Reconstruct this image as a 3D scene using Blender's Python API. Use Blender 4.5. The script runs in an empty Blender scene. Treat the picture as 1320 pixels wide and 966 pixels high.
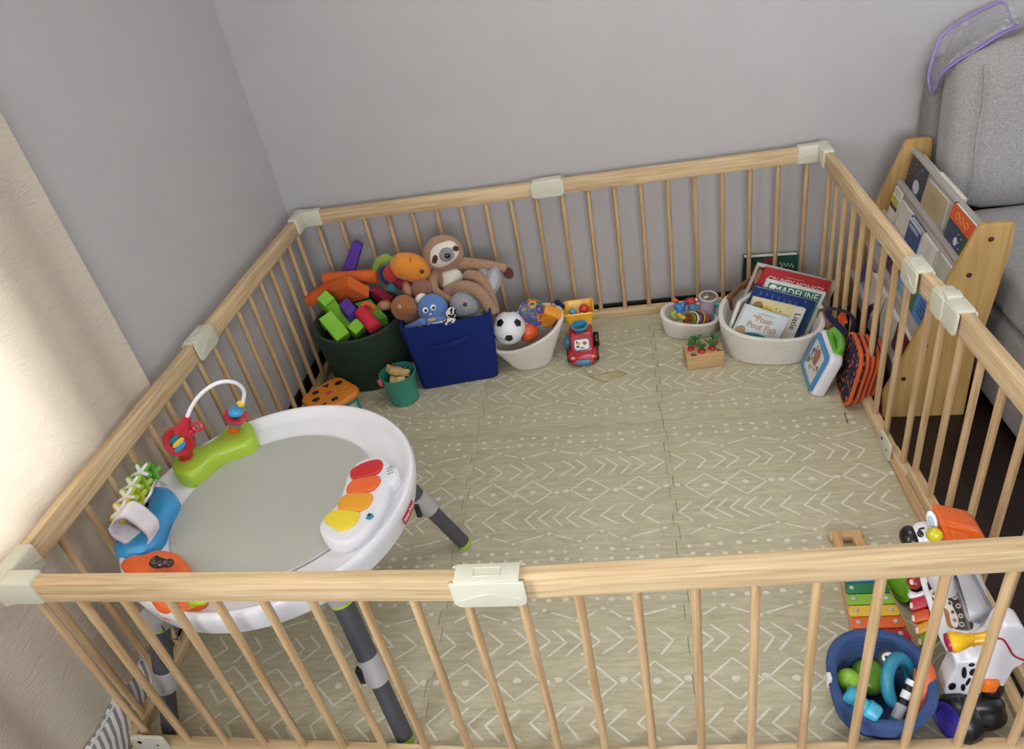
import bpy, bmesh, math, random
from mathutils import Vector, Matrix, Euler
random.seed(7)
PI = math.pi
SC = bpy.context.scene
COL = SC.collection
V = Vector
# ------------------------------------------------------------------ camera
FPX = 949.0
CAM = V((0.9996, -2.7071, 1.6168))
R0 = V((0.982, 0.087, -0.165)); R1 = V((-0.086, -0.574, -0.814)); R2 = V((-0.166, 0.814, -0.557))
R2.normalize(); R0 = (R0 - R2 * R0.dot(R2)).normalized(); R1 = R2.cross(R0).normalized()
cd = bpy.data.cameras.new('camera'); co = bpy.data.objects.new('camera', cd); COL.objects.link(co)
co.matrix_world = Matrix(((R0.x, -R1.x, -R2.x, CAM.x), (R0.y, -R1.y, -R2.y, CAM.y), (R0.z, -R1.z, -R2.z, CAM.z), (0, 0, 0, 1)))
cd.sensor_width = 36; cd.lens = FPX / 1320 * 36; cd.clip_start = .02
SC.camera = co
def ray(p): return R0 * ((p[0] - 660) / FPX) + R1 * ((p[1] - 483) / FPX) + R2
def atz(p, z): d = ray(p); return CAM + d * ((z - CAM.z) / d.z)
def aty(p, y): d = ray(p); return CAM + d * ((y - CAM.y) / d.y)
def tocam(p): return (CAM - V(p)).normalized()
def atx(p, x): d = ray(p); return CAM + d * ((x - CAM.x) / d.x)
def crop(x0, y0, s): return lambda x, y: (x0 + x * s, y0 + y * s)
ZA = crop(120, 560, .2071); ZB = crop(180, 470, .17606); ZC = crop(380, 560, .18634); ZD = crop(0, 690, .28571)
ZE = crop(1040, 640, .21739); ZF = crop(1040, 790, .21212); ZG = crop(370, 290, .15528); ZP = crop(470, 290, .15909)
ZT = crop(620, 360, .15528); ZK = crop(840, 300, .20186); ZH = crop(1000, 360, .20699); ZS = crop(1080, 160, .24845)
ZW = crop(1150, 730, .17598); ZX = crop(1160, 0, .20699)
# ------------------------------------------------------------------ materials
def lin(c):
    if isinstance(c, str):
        c = [int(c[i:i + 2], 16) / 255 for i in (0, 2, 4)]
        c = [(x / 12.92 if x <= .04045 else ((x + .055) / 1.055) ** 2.4) for x in c]
    return (*c, 1)
MATS = {}
def mat(key, col, rough=.5, var=.08, nscale=30, bump=0, bscale=200, spec=.5, sheen=0, stretch=(1, 1, 1), coat=0, metal=0):
    if key in MATS: return MATS[key]
    m = bpy.data.materials.new(key); m.use_nodes = True; nt = m.node_tree; N = nt.nodes; L = nt.links
    b = N['Principled BSDF']; c = lin(col)
    tc = N.new('ShaderNodeTexCoord'); mp = N.new('ShaderNodeMapping'); mp.inputs['Scale'].default_value = stretch
    L.new(tc.outputs['Object'], mp.inputs['Vector'])
    n = N.new('ShaderNodeTexNoise'); n.inputs['Scale'].default_value = nscale; n.inputs['Detail'].default_value = 4
    L.new(mp.outputs['Vector'], n.inputs['Vector'])
    r = N.new('ShaderNodeValToRGB'); r.color_ramp.elements[0].position = .3; r.color_ramp.elements[1].position = .7
    r.color_ramp.elements[0].color = (*[x * (1 - var) for x in c[:3]], 1); r.color_ramp.elements[1].color = (*[min(1, x * (1 + var)) for x in c[:3]], 1)
    L.new(n.outputs['Fac'], r.inputs['Fac']); L.new(r.outputs['Color'], b.inputs['Base Color'])
    b.inputs['Roughness'].default_value = rough; b.inputs['Specular IOR Level'].default_value = spec
    b.inputs['Metallic'].default_value = metal
    if sheen: b.inputs['Sheen Weight'].default_value = sheen; b.inputs['Sheen Roughness'].default_value = .6
    if coat: b.inputs['Coat Weight'].default_value = coat; b.inputs['Coat Roughness'].default_value = .15
    if bump:
        n2 = N.new('ShaderNodeTexNoise'); n2.inputs['Scale'].default_value = bscale; n2.inputs['Detail'].default_value = 3
        L.new(mp.outputs['Vector'], n2.inputs['Vector'])
        bu = N.new('ShaderNodeBump'); bu.inputs['Strength'].default_value = bump; bu.inputs['Distance'].default_value = .004
        L.new(n2.outputs['Fac'], bu.inputs['Height']); L.new(bu.outputs['Normal'], b.inputs['Normal'])
    MATS[key] = m; return m
def plast(key, col, rough=.3, coat=.2): return mat(key, col, rough, var=.03, nscale=12, coat=coat)
def fuzzy(key, col, var=.16): return mat(key, col, .95, var=var, nscale=160, bump=.7, bscale=260, spec=.1, sheen=.25)
def cloth(key, col, var=.08): return mat(key, col, .9, var=var, nscale=300, bump=.35, bscale=700, spec=.15, sheen=.1)
def foam(key, col): return mat(key, col, .75, var=.04, nscale=40, bump=.08, bscale=500, spec=.2)
def wood(key, c1, c2, axis='x', scale=9, rough=.5):
    m = bpy.data.materials.new(key); m.use_nodes = True; nt = m.node_tree; N = nt.nodes; L = nt.links; b = N['Principled BSDF']
    tc = N.new('ShaderNodeTexCoord'); mp = N.new('ShaderNodeMapping')
    oi = N.new('ShaderNodeObjectInfo'); ad = N.new('ShaderNodeVectorMath'); ad.operation = 'ADD'
    sc = N.new('ShaderNodeVectorMath'); sc.operation = 'SCALE'; sc.inputs['Scale'].default_value = 37
    cb = N.new('ShaderNodeCombineXYZ')
    for i in range(3): L.new(oi.outputs['Random'], cb.inputs[i])
    L.new(cb.outputs[0], sc.inputs[0]); L.new(tc.outputs['Object'], ad.inputs[0]); L.new(sc.outputs[0], ad.inputs[1])
    mp.inputs['Scale'].default_value = {'x': (.6, 15, 15), 'y': (15, .6, 15), 'z': (12, 12, .6)}[axis]
    L.new(ad.outputs[0], mp.inputs['Vector'])
    n = N.new('ShaderNodeTexNoise'); n.inputs['Scale'].default_value = scale; n.inputs['Detail'].default_value = 5; n.inputs['Distortion'].default_value = .6
    L.new(mp.outputs[0], n.inputs['Vector'])
    r = N.new('ShaderNodeValToRGB'); e = r.color_ramp.elements
    e[0].position = .32; e[0].color = lin(c2); e[1].position = .62; e[1].color = lin(c1)
    L.new(n.outputs['Fac'], r.inputs['Fac']); L.new(r.outputs['Color'], b.inputs['Base Color'])
    bu = N.new('ShaderNodeBump'); bu.inputs['Strength'].default_value = .12; bu.inputs['Distance'].default_value = .003
    L.new(n.outputs['Fac'], bu.inputs['Height']); L.new(bu.outputs['Normal'], b.inputs['Normal'])
    b.inputs['Roughness'].default_value = rough; b.inputs['Specular IOR Level'].default_value = .35
    return m
PINE_X = wood('pine_along', 'DAC098', 'BC9D74', 'x', 7)
PINE_Z = wood('pine_upright', 'CFAF86', 'B08E64', 'z', 7)
BIRCH = wood('birch_ply', 'BC9A62', 'A8844C', 'z', 5, .4)
TOYWOOD = wood('toy_wood', 'D9B283', 'C49A6A', 'x', 10)
CREAM = plast('cream_plastic', 'D0CEBB', .4, .1)
WHITE = plast('white_plastic', 'ECECF2', .28)
BLACK = plast('black_plastic', '121214', .35)
# ------------------------------------------------------------------ geometry
def smooth_closed(pts, k=6):
    out = []; n = len(pts); P = [V(p) for p in pts]
    for i in range(n):
        a, b, c, d = P[i - 1], P[i], P[(i + 1) % n], P[(i + 2) % n]
        for j in range(k):
            t = j / k
            out.append(.5 * ((2 * b) + (c - a) * t + (2 * a - 5 * b + 4 * c - d) * t * t + (3 * b - a - 3 * c + d) * t ** 3))
    return out
def smooth_open(pts, k=6):
    P = [V(p) for p in pts]; P = [2 * P[0] - P[1]] + P + [2 * P[-1] - P[-2]]; out = []
    for i in range(1, len(P) - 2):
        a, b, c, d = P[i - 1:i + 3]
        for j in range(k):
            t = j / k
            out.append(.5 * ((2 * b) + (c - a) * t + (2 * a - 5 * b + 4 * c - d) * t * t + (3 * b - a - 3 * c + d) * t ** 3))
    out.append(P[-2]); return out
def frame(o, x=None, y=None, z=None):
    """matrix with origin o; give two axes (z up kept, or x kept)."""
    if x is not None and z is not None:
        x = V(x).normalized(); z = V(z); z = (z - x * z.dot(x)).normalized(); y = z.cross(x)
    elif z is not None:
        z = V(z).normalized(); h = V((1, 0, 0)) if abs(z.x) < .9 else V((0, 1, 0)); x = (h - z * h.dot(z)).normalized(); y = z.cross(x)
    o = V(o)
    return Matrix(((x.x, y.x, z.x, o.x), (x.y, y.y, z.y, o.y), (x.z, y.z, z.z, o.z), (0, 0, 0, 1)))
class G:
    def __init__(s, M=None): s.bm = bmesh.new(); s.M = M or Matrix(); s.mi = 0
    def put(s, vs, fs, mi=None):
        mi = s.mi if mi is None else mi
        bv = [s.bm.verts.new(s.M @ V(v)) for v in vs]
        for f in fs:
            try: fc = s.bm.faces.new([bv[i] for i in f]); fc.material_index = mi; fc.smooth = True
            except ValueError: pass
        return s
    def merge(s, b2, mi=None):
        b2.verts.index_update()
        s.put([v.co.copy() for v in b2.verts], [[v.index for v in f.verts] for f in b2.faces], mi); b2.free(); return s
    def box(s, c, size, R=None, bev=0, seg=2, mi=None, taper=None):
        b = bmesh.new(); bmesh.ops.create_cube(b, size=1)
        for v in b.verts:
            if taper and v.co.z > 0: v.co.x *= taper[0]; v.co.y *= taper[1]
            v.co = V((v.co.x * size[0], v.co.y * size[1], v.co.z * size[2]))
        if bev: bmesh.ops.bevel(b, geom=b.edges[:], offset=bev, segments=seg, affect='EDGES', profile=.5)
        M = Matrix.Translation(V(c)) @ (R.to_4x4() if R else Matrix())
        for v in b.verts: v.co = M @ v.co
        return s.merge(b, mi)
    def ball(s, c, r, R=None, mi=None, u=20, v=12):
        if not hasattr(r, '__len__'): r = (r, r, r)
        b = bmesh.new(); bmesh.ops.create_uvsphere(b, u_segments=u, v_segments=v, radius=1)
        M = Matrix.Translation(V(c)) @ (R.to_4x4() if R else Matrix()) @ Matrix.Diagonal((*r, 1))
        for w in b.verts: w.co = M @ w.co
        return s.merge(b, mi)
    def tube(s, pts, r, n=10, closed=False, mi=None, flat=1, up=None, caps=True):
        P = [V(p) for p in pts]; m = len(P)
        rr = r if hasattr(r, '__len__') else [r] * m
        vs = []; fs = []; prev = None
        for i in range(m):
            if closed: t = P[(i + 1) % m] - P[i - 1]
            else: t = P[min(i + 1, m - 1)] - P[max(i - 1, 0)]
            t.normalize()
            if prev is None:
                h = V(up) if up else (V((0, 0, 1)) if abs(t.z) < .9 else V((1, 0, 0)))
                a = (h - t * h.dot(t)).normalized()
            else: a = (prev - t * prev.dot(t)).normalized()
            prev = a; b = t.cross(a)
            for k in range(n):
                q = 2 * PI * k / n
                vs.append(P[i] + (a * math.cos(q) + b * math.sin(q) * flat) * rr[i])
        for i in range(m if closed else m - 1):
            j = (i + 1) % m
            for k in range(n): fs.append((i * n + k, i * n + (k + 1) % n, j * n + (k + 1) % n, j * n + k))
        if not closed and caps: fs += [tuple(reversed(range(n))), tuple(range((m - 1) * n, m * n))]
        return s.put(vs, fs, mi)
    def cyl(s, p0, p1, r0, r1=None, n=20, mi=None): return s.tube([p0, p1], [r0, r0 if r1 is None else r1], n, mi=mi)
    def capsule(s, p0, p1, r, n=16, mi=None, bev=.25):
        p0, p1 = V(p0), V(p1); d = (p1 - p0).normalized(); e = r * bev
        return s.tube([p0, p0 + d * e * .3, p0 + d * e, p1 - d * e, p1 - d * e * .3, p1], [r - e, r - e * .3, r, r, r - e * .3, r - e], n, mi=mi)
    def limb(s, pts, rs, k=5, n=12, mi=None):
        P = smooth_open(pts, k); m = len(P); q = []
        for i in range(m):
            t = i / (m - 1) * (len(rs) - 1); a = int(min(t, len(rs) - 2)); q.append(rs[a] + (rs[a + 1] - rs[a]) * (t - a))
        s.tube(P, q, n, mi=mi); s.ball(P[0], q[0], mi=mi, u=12, v=8); return s.ball(P[-1], q[-1], mi=mi, u=12, v=8)
    def lathe(s, prof, n=32, mi=None, M=None, sx=1, sy=1):
        M = M or Matrix(); vs = []; fs = []
        for (r, z) in prof:
            for k in range(n): q = 2 * PI * k / n; vs.append(M @ V((r * sx * math.cos(q), r * sy * math.sin(q), z)))
        for i in range(len(prof) - 1):
            for k in range(n): fs.append((i * n + k, i * n + (k + 1) % n, (i + 1) * n + (k + 1) % n, (i + 1) * n + k))
        if prof[0][0] > 1e-6: fs.append(tuple(reversed(range(n))))
        if prof[-1][0] > 1e-6: fs.append(tuple(range((len(prof) - 1) * n, len(prof) * n)))
        s.put(vs, fs, mi); return s
    def ring(s, c, r, tr, normal=(0, 0, 1), n=28, tn=8, mi=None, flat=1):
        F = frame(c, z=normal)
        return s.tube([F @ V((r * math.cos(2 * PI * k / n), r * math.sin(2 * PI * k / n), 0)) for k in range(n)], tr, tn, True, mi, flat, up=V(normal))
    def prism(s, out, z0, z1, F=None, rnd=0, mi=None, both=False):
        """out: 2D outline (ccw) extruded in local z of F, top rounded by rnd."""
        F = F or Matrix(); P = [V((p[0], p[1])) for p in out]; n = len(P)
        ar = sum(P[i - 1].x * P[i].y - P[i].x * P[i - 1].y for i in range(n))
        if ar < 0: P.reverse()
        nr = []
        for i in range(n):
            a = (P[i] - P[i - 1]); b = (P[(i + 1) % n] - P[i]); a = a.normalized() if a.length else b; b = b.normalized() if b.length else a
            m = V((a.y + b.y, -(a.x + b.x)))
            m = m.normalized() if m.length > 1e-6 else V((a.y, -a.x)); k = max(.5, m.dot(V((a.y, -a.x)))); nr.append(m / k)
        if rnd: lay = [(0, z0), (0, z1 - rnd), (rnd * .13, z1 - rnd * .5), (rnd * .5, z1 - rnd * .13), (rnd, z1)]
        else: lay = [(0, z0), (0, z1)]
        if both and rnd: lay = [(rnd, z0), (rnd * .5, z0 + rnd * .13), (rnd * .13, z0 + rnd * .5), (0, z0 + rnd)] + lay[1:]
        vs = [F @ V((*(P[i] - nr[i] * ins), z)) for ins, z in lay for i in range(n)]; fs = []
        for l in range(len(lay) - 1):
            for i in range(n): fs.append((l * n + i, l * n + (i + 1) % n, (l + 1) * n + (i + 1) % n, (l + 1) * n + i))
        fs += [tuple(reversed(range(n))), tuple(range((len(lay) - 1) * n, len(lay) * n))]
        return s.put(vs, fs, mi)
    def poly(s, pts, mi=None): return s.put(pts, [tuple(range(len(pts)))], mi)
    def text(s, body, F, size, mi=None, depth=.0008, align='CENTER', width=None):
        cu = bpy.data.curves.new('t', 'FONT'); cu.body = body; cu.size = size; cu.extrude = depth / 2; cu.align_x = align; cu.align_y = 'CENTER'; cu.resolution_u = 3
        o = bpy.data.objects.new('t', cu); COL.objects.link(o); dg = bpy.context.evaluated_depsgraph_get()
        me = o.evaluated_get(dg).to_mesh(); vs = [v.co.copy() for v in me.vertices]; fs = [tuple(p.vertices) for p in me.polygons]
        o.evaluated_get(dg).to_mesh_clear(); bpy.data.objects.remove(o); bpy.data.curves.remove(cu)
        if width and vs:
            w = max(v.x for v in vs) - min(v.x for v in vs)
            for v in vs: v.x *= width / w
        return s.put([F @ v for v in vs], fs, mi)
WM = {}
def thing(name, label, cat, loc=(0, 0, 0), rz=0, group=None):
    o = bpy.data.objects.new(name, None); o.empty_display_size = .05; COL.objects.link(o)
    o.location = loc; o.rotation_euler = (0, 0, rz); WM[o] = Matrix.Translation(V(loc)) @ Matrix.Rotation(rz, 4, 'Z')
    o['label'] = label; o['category'] = cat
    if group: o['group'] = group
    return o
def tag(o, label, cat, group=None):
    o['label'] = label; o['category'] = cat
    if group: o['group'] = group
    return o
def obj(name, g, mats, parent=None, loc=None, label=None, local=False, remesh=0, sub=0, sharp=40, kind=None):
    """link the collected geometry (world coordinates unless local) as ONE mesh object."""
    bm = g.bm; bmesh.ops.recalc_face_normals(bm, faces=bm.faces[:])
    ca = math.cos(math.radians(sharp))
    for e in bm.edges:
        if len(e.link_faces) == 2 and e.link_faces[0].normal.dot(e.link_faces[1].normal) < ca: e.smooth = False
    me = bpy.data.meshes.new(name); bm.to_mesh(me); bm.free()
    for m in (mats if isinstance(mats, (list, tuple)) else [mats]): me.materials.append(m)
    o = bpy.data.objects.new(name, me); COL.objects.link(o)
    if parent is not None:
        o.parent = parent; WM[o] = WM[parent]
        if not local: me.transform(WM[parent].inverted())
    elif loc is not None: o.location = loc; WM[o] = Matrix.Translation(V(loc)); (None if local else me.transform(WM[o].inverted()))
    else: WM[o] = Matrix()
    if label: o['label'] = label
    if kind: o['kind'] = kind
    if remesh:
        r = o.modifiers.new('r', 'REMESH'); r.mode = 'VOXEL'; r.voxel_size = remesh; r.use_smooth_shade = True
        k = o.modifiers.new('s', 'SMOOTH'); k.factor = .5; k.iterations = 4
    if sub: k = o.modifiers.new('u', 'SUBSURF'); k.levels = k.render_levels = sub
    return o
def struct(name, g, m):
    o = obj(name, g, m); o['kind'] = 'structure'; return o
# ------------------------------------------------------------------ room
XL, YB, XR, YF, ZC_ = -.36, .075, 4.0, -4.6, 2.5
WALL = mat('grey_wall_paint', 'B9B6B6', .85, var=.02, nscale=6, bump=.05, bscale=60, spec=.2)
TRIMD = mat('dark_baseboard', '191413', .5, var=.1)
WHT = mat('white_ceiling', 'E6E4E0', .9, var=.01)
def floor_mat():
    m = bpy.data.materials.new('dark_wood_floor'); m.use_nodes = True; nt = m.node_tree; N = nt.nodes; L = nt.links; b = N['Principled BSDF']
    tc = N.new('ShaderNodeTexCoord'); mp = N.new('ShaderNodeMapping'); mp.inputs['Rotation'].default_value = (0, 0, PI / 2)
    L.new(tc.outputs['Object'], mp.inputs[0]); br = N.new('ShaderNodeTexBrick')
    br.inputs['Scale'].default_value = 1; br.inputs['Brick Width'].default_value = 1.1; br.inputs['Row Height'].default_value = .09; br.inputs['Mortar Size'].default_value = .0015
    br.inputs['Color1'].default_value = lin('2A1A15'); br.inputs['Color2'].default_value = lin('1B110F'); br.inputs['Mortar'].default_value = lin('070505')
    L.new(mp.outputs[0], br.inputs['Vector']); L.new(br.outputs['Color'], b.inputs['Base Color']); b.inputs['Roughness'].default_value = .35
    return m
struct('floor', G().box(((XL + XR) / 2, (YF + YB) / 2, -.05), (XR - XL + .4, YB - YF + .4, .1)), floor_mat())
struct('wall_back', G().box(((XL + XR) / 2, YB + .05, ZC_ / 2), (XR - XL + .4, .1, ZC_)), WALL)
def wall_hole(axis, at, a0, a1, h0, h1, z0, z1, th):
    g = G()
    def b(p0, p1, q0, q1):
        c = (at, (p0 + p1) / 2, (q0 + q1) / 2) if axis == 'x' else ((p0 + p1) / 2, at, (q0 + q1) / 2)
        s = (th, p1 - p0, q1 - q0) if axis == 'x' else (p1 - p0, th, q1 - q0)
        g.box(c, s)
    b(a0, h0, 0, ZC_); b(h1, a1, 0, ZC_); b(h0, h1, 0, z0); b(h0, h1, z1, ZC_); return g
W1 = (-3.1, -1.42, .62, 2.2); W2 = (.4, 2.6, .75, 2.2)
struct('wall_left', wall_hole('x', XL - .06, YF, YB, W1[0], W1[1], W1[2], W1[3], .12), WALL)
struct('wall_front', wall_hole('y', YF - .06, XL, XR, W2[0], W2[1], W2[2], W2[3], .12), WALL)
W3 = (-2.5, -.5, .6, 2.1)
struct('wall_right', wall_hole('x', XR + .06, YF, YB, W3[0], W3[1], W3[2], W3[3], .12), WALL)
struct('ceiling', G().box(((XL + XR) / 2, (YF + YB) / 2, ZC_ + .05), (XR - XL + .4, YB - YF + .4, .1)), WHT)
struct('baseboard_back', G().box(((XL + XR) / 2, YB - .006, .02), (XR - XL, .012, .04), bev=.003), TRIMD)
struct('baseboard_left', G().box((XL + .006, (YF + YB) / 2, .02), (.012, YB - YF, .04), bev=.003), TRIMD)
def glass(key, tint=(1, 1, 1), gl=.08, rough=.03, crinkle=False):
    m = bpy.data.materials.new(key); m.use_nodes = True; nt = m.node_tree; N = nt.nodes; L = nt.links
    for n in list(N): N.remove(n)
    o = N.new('ShaderNodeOutputMaterial'); t = N.new('ShaderNodeBsdfTransparent'); t.inputs[0].default_value = (*tint, 1)
    g = N.new('ShaderNodeBsdfGlossy'); g.inputs['Roughness'].default_value = rough
    x = N.new('ShaderNodeMixShader'); lw = N.new('ShaderNodeLayerWeight'); lw.inputs[0].default_value = .25
    ma = N.new('ShaderNodeMath'); ma.operation = 'MULTIPLY_ADD'; ma.inputs[1].default_value = .6; ma.inputs[2].default_value = gl
    L.new(lw.outputs['Facing'], ma.inputs[0]); L.new(ma.outputs[0], x.inputs[0]); L.new(t.outputs[0], x.inputs[1]); L.new(g.outputs[0], x.inputs[2]); 
    if crinkle:
        tc = N.new('ShaderNodeTexCoord'); nz = N.new('ShaderNodeTexNoise'); nz.inputs['Scale'].default_value = 26; nz.inputs['Detail'].default_value = 2; nz.inputs['Distortion'].default_value = 1.5
        L.new(tc.outputs['Object'], nz.inputs['Vector']); bu = N.new('ShaderNodeBump'); bu.inputs['Strength'].default_value = 1; bu.inputs['Distance'].default_value = .03; L.new(nz.outputs['Fac'], bu.inputs['Height']); L.new(bu.outputs[0], g.inputs['Normal'])
        d = N.new('ShaderNodeBsdfDiffuse'); d.inputs[0].default_value = (.85, .84, .88, 1); x2 = N.new('ShaderNodeMixShader'); x2.inputs[0].default_value = .10; L.new(x.outputs[0], x2.inputs[1]); L.new(d.outputs[0], x2.inputs[2]); x = x2
    L.new(x.outputs[0], o.inputs[0]); return m
PANE = glass('window_glass')
FRW = plast('window_white', 'E8E6E0')
def window(n, axis, at, h0, h1, z0, z1):
    g = G(); p = G(); t = .05
    def bx(gg, a0, a1, q0, q1, th):
        c = (at, (a0 + a1) / 2, (q0 + q1) / 2) if axis == 'x' else ((a0 + a1) / 2, at, (q0 + q1) / 2)
        gg.box(c, (th, a1 - a0, q1 - q0) if axis == 'x' else (a1 - a0, th, q1 - q0))
    for a in ((h0, h0 + t), (h1 - t, h1), ((h0 + h1) / 2 - t / 2, (h0 + h1) / 2 + t / 2)): bx(g, *a, z0, z1, .05)
    bx(g, h0, h1, z0, z0 + t, .05); bx(g, h0, h1, z1 - t, z1, .05); bx(p, h0 + t, h1 - t, z0 + t, z1 - t, .006)
    o = struct('window_%d' % n, g, FRW); obj('pane', p, PANE, o)
window(1, 'x', XL - .07, *W1); window(2, 'y', YF - .07, *W2); window(3, 'x', XR + .07, *W3)
# ------------------------------------------------------------------ play mat
MZ = .012
MATC = bpy.data.materials.new('mat_foam')
def mat_mat():
    nt = MATC; nt.use_nodes = True; nt = MATC.node_tree; N = nt.nodes; L = nt.links; b = N['Principled BSDF']
    tc = N.new('ShaderNodeTexCoord')
    def noise(scale, st):
        mp = N.new('ShaderNodeMapping'); mp.inputs['Scale'].default_value = st; L.new(tc.outputs['Object'], mp.inputs[0])
        n = N.new('ShaderNodeTexNoise'); n.inputs['Scale'].default_value = scale; n.inputs['Detail'].default_value = 6; n.inputs['Roughness'].default_value = .65
        L.new(mp.outputs[0], n.inputs['Vector']); return n
    a = noise(14, (1.2, 8, 8)); c = noise(60, (1, 5, 5))
    r = N.new('ShaderNodeValToRGB'); e = r.color_ramp.elements
    e[0].position = .30; e[0].color = lin('ADA68A'); e[1].position = .68; e[1].color = lin('C8C1A5')
    e2 = r.color_ramp.elements.new(.5); e2.color = lin('BAB397'); L.new(a.outputs['Fac'], r.inputs['Fac'])
    r2 = N.new('ShaderNodeValToRGB'); r2.color_ramp.elements[0].position = .57; r2.color_ramp.elements[1].position = .72
    r2.color_ramp.elements[0].color = (0, 0, 0, 1); r2.color_ramp.elements[1].color = (.7, .7, .7, 1); L.new(c.outputs['Fac'], r2.inputs['Fac'])
    mx = N.new('ShaderNodeMix'); mx.data_type = 'RGBA'; L.new(r2.outputs['Color'], mx.inputs[0]); L.new(r.outputs['Color'], mx.inputs[6]); mx.inputs[7].default_value = lin('DAD5C2')
    L.new(mx.outputs[2], b.inputs['Base Color']); b.inputs['Roughness'].default_value = .6; b.inputs['Specular IOR Level'].default_value = .3
mat_mat()
MARK = mat('mat_white_print', 'DAD6C6', .6, var=.1, nscale=90)
T = .645; XE = [.43 - T, .43, .43 + T, 1.735]; YE = [.022, -.715, -1.36, -1.872]; XE[0] = -.302
mroot = thing('play_mat', 'sage foam play mat with white chevron and diamond print covering the pen floor', 'play mat', (.72, -.93, 0))
def edge(p, q, inner, sgn):
    p, q = V((*p, 0)), V((*q, 0)); d = q - p; n = V((-d.y, d.x, 0)).normalized() * sgn; L_ = d.length; out = [p]
    if inner:
        k = int(L_ / .05); st = L_ / k
        for i in range(k):
            if i % 2 == 0: a = .0
            o = n * (0 if i in (0, k - 1) else .007 if i % 2 else -.007)
            out += [p + d * ((i + .04) / k) + o, p + d * ((i + .96) / k) + o]
    return out
def tile(i, j):
    x0, x1 = XE[i], XE[i + 1]; y1, y0 = YE[j], YE[j + 1]
    A, B, C, D = (x0, y0), (x1, y0), (x1, y1), (x0, y1)
    P = edge(A, B, j < 2, 1)
    P += edge(B, C, i < 2, 1)
    top = edge(D, C, j > 0, 1); top = [V((*C, 0))] + list(reversed(top[1:])); P += top
    left = edge(A, D, i > 0, 1); P += [V((*D, 0))] + list(reversed(left[1:]))
    c = V(((x0 + x1) / 2, (y0 + y1) / 2, 0))
    out = [(c + (p - c) * (1 - .0016)).xy for p in P]
    g = G(); g.prism(out, .0005, MZ, rnd=.0008)
    rnd = random.Random(i * 7 + j); tx0 = .43 + (i - 1) * T; cy = -.39 - j * .645; z = MZ + .0004; zc = [0]
    def nz():
        zc[0] += 1; return z + (zc[0] % 12) * 4e-5
    def stroke(a, b, w=.0062):
        q = nz(); a, b = V((*a, q)), V((*b, q))
        for q in (a, b):
            if not (x0 + .006 < q.x < x1 - .006 and y0 + .006 < q.y < y1 - .006): return
        d = (b - a).normalized(); n = V((-d.y, d.x, 0)) * w / 2
        g.poly([a + n * .7, a - n * .9, (a + b) / 2 - n, b - n * .7 + d * .002, b + n * .9, (a + b) / 2 + n * 1.1], 1)
    def dot(x, y, r):
        if not (x0 + .012 < x < x1 - .012 and y0 + .012 < y < y1 - .012): return
        k = 9; zq = nz(); g.poly([(x + r * math.cos(2 * PI * q / k) * rnd.uniform(.85, 1.2), y + r * math.sin(2 * PI * q / k) * rnd.uniform(.75, 1), zq) for q in range(k)], 1)
    for f in (.145, .345, .62, .86):
        x = tx0 + f * T + rnd.uniform(-.008, .008); y = cy + rnd.uniform(-.006, .006); w = .060; h = .052
        q = [(x - w, y + .004), (x + rnd.uniform(-.006, .006), y + h), (x + w, y - .004), (x + rnd.uniform(-.006, .006), y - h)]
        for a in range(4): stroke(q[a], q[(a + 1) % 4], .0055)
        dot(x, y, .0095)
    for f in (.03, .245, .455, .5, .74, .975): dot(tx0 + f * T, cy + rnd.uniform(-.006, .006), .009)
    for sg in (1, -1):
        x = .05
        while x < .97:
            xx = tx0 + x * T; yy = cy + sg * .108 + rnd.uniform(-.004, .004); w = .040 * rnd.uniform(.9, 1.1); h = .038
            stroke((xx - sg * w / 2, yy + h), (xx + sg * w / 2, yy)); stroke((xx + sg * w / 2, yy), (xx - sg * w / 2 + rnd.uniform(-.01, .01), yy - h))
            x += rnd.choice((.062, .066, .09, .1))
        fs = [.03, .14, .27, .43, .57, .67, .77, .95]
        up = 1
        for a in range(7):
            yy = cy + sg * .187; h = .013 * up; u = tx0 + fs[a] * T; w = tx0 + fs[a + 1] * T; m = .018
            stroke((u + m, yy - h * .8), (w - m, yy + h * .8), .0055); dot(w, yy + h * 1.3, .006); up = -up
        for r_ in (.238, .270):
            x = .05
            while x < .97:
                dot(tx0 + x * T + rnd.uniform(-.004, .004), cy + sg * r_ + rnd.uniform(-.005, .005), rnd.uniform(.0055, .0085)); x += .066
    obj('mat_tile', g, [MATC, MARK], mroot)
for i in range(3):
    for j in range(3): tile(i, j)
# ------------------------------------------------------------------ playpen
pen = thing('playpen', 'natural pine baby playpen fence with round slats and cream connectors', 'playpen', (.72, -.9, 0))
RT, RB = .636, .580
slat_mesh = None
def panel(p0, p1, xs, z0=MZ, bottom=True, hb=.034):
    global slat_mesh
    p0, p1 = V((*p0, 0)), V((*p1, 0)); d = p1 - p0; L_ = d.length
    g = G(); g.box((L_ / 2, 0, (RT + RB) / 2), (L_, .028, RT - RB), bev=.004)
    o = obj('fence_panel', g, PINE_X, pen, local=True)
    o.location = p0 - V(pen.location); o.rotation_euler = (0, 0, math.atan2(d.y, d.x))
    if bottom:
        g = G(); g.box((L_ / 2, 0, z0 + hb / 2), (L_, .028, hb), bev=.004); obj('bottom_rail', g, PINE_X, o, local=True)
    for x in xs:
        if slat_mesh is None:
            g = G(); g.cyl((0, 0, MZ + .02), (0, 0, RB + .01), .0088, n=14)
            s = obj('slat', g, PINE_Z, o, local=True); slat_mesh = s.data
        else:
            s = bpy.data.objects.new('slat', slat_mesh); COL.objects.link(s); s.parent = o
        s.location = (x, 0, 0)
    return o
S = .1
BLx = -.285
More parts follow.
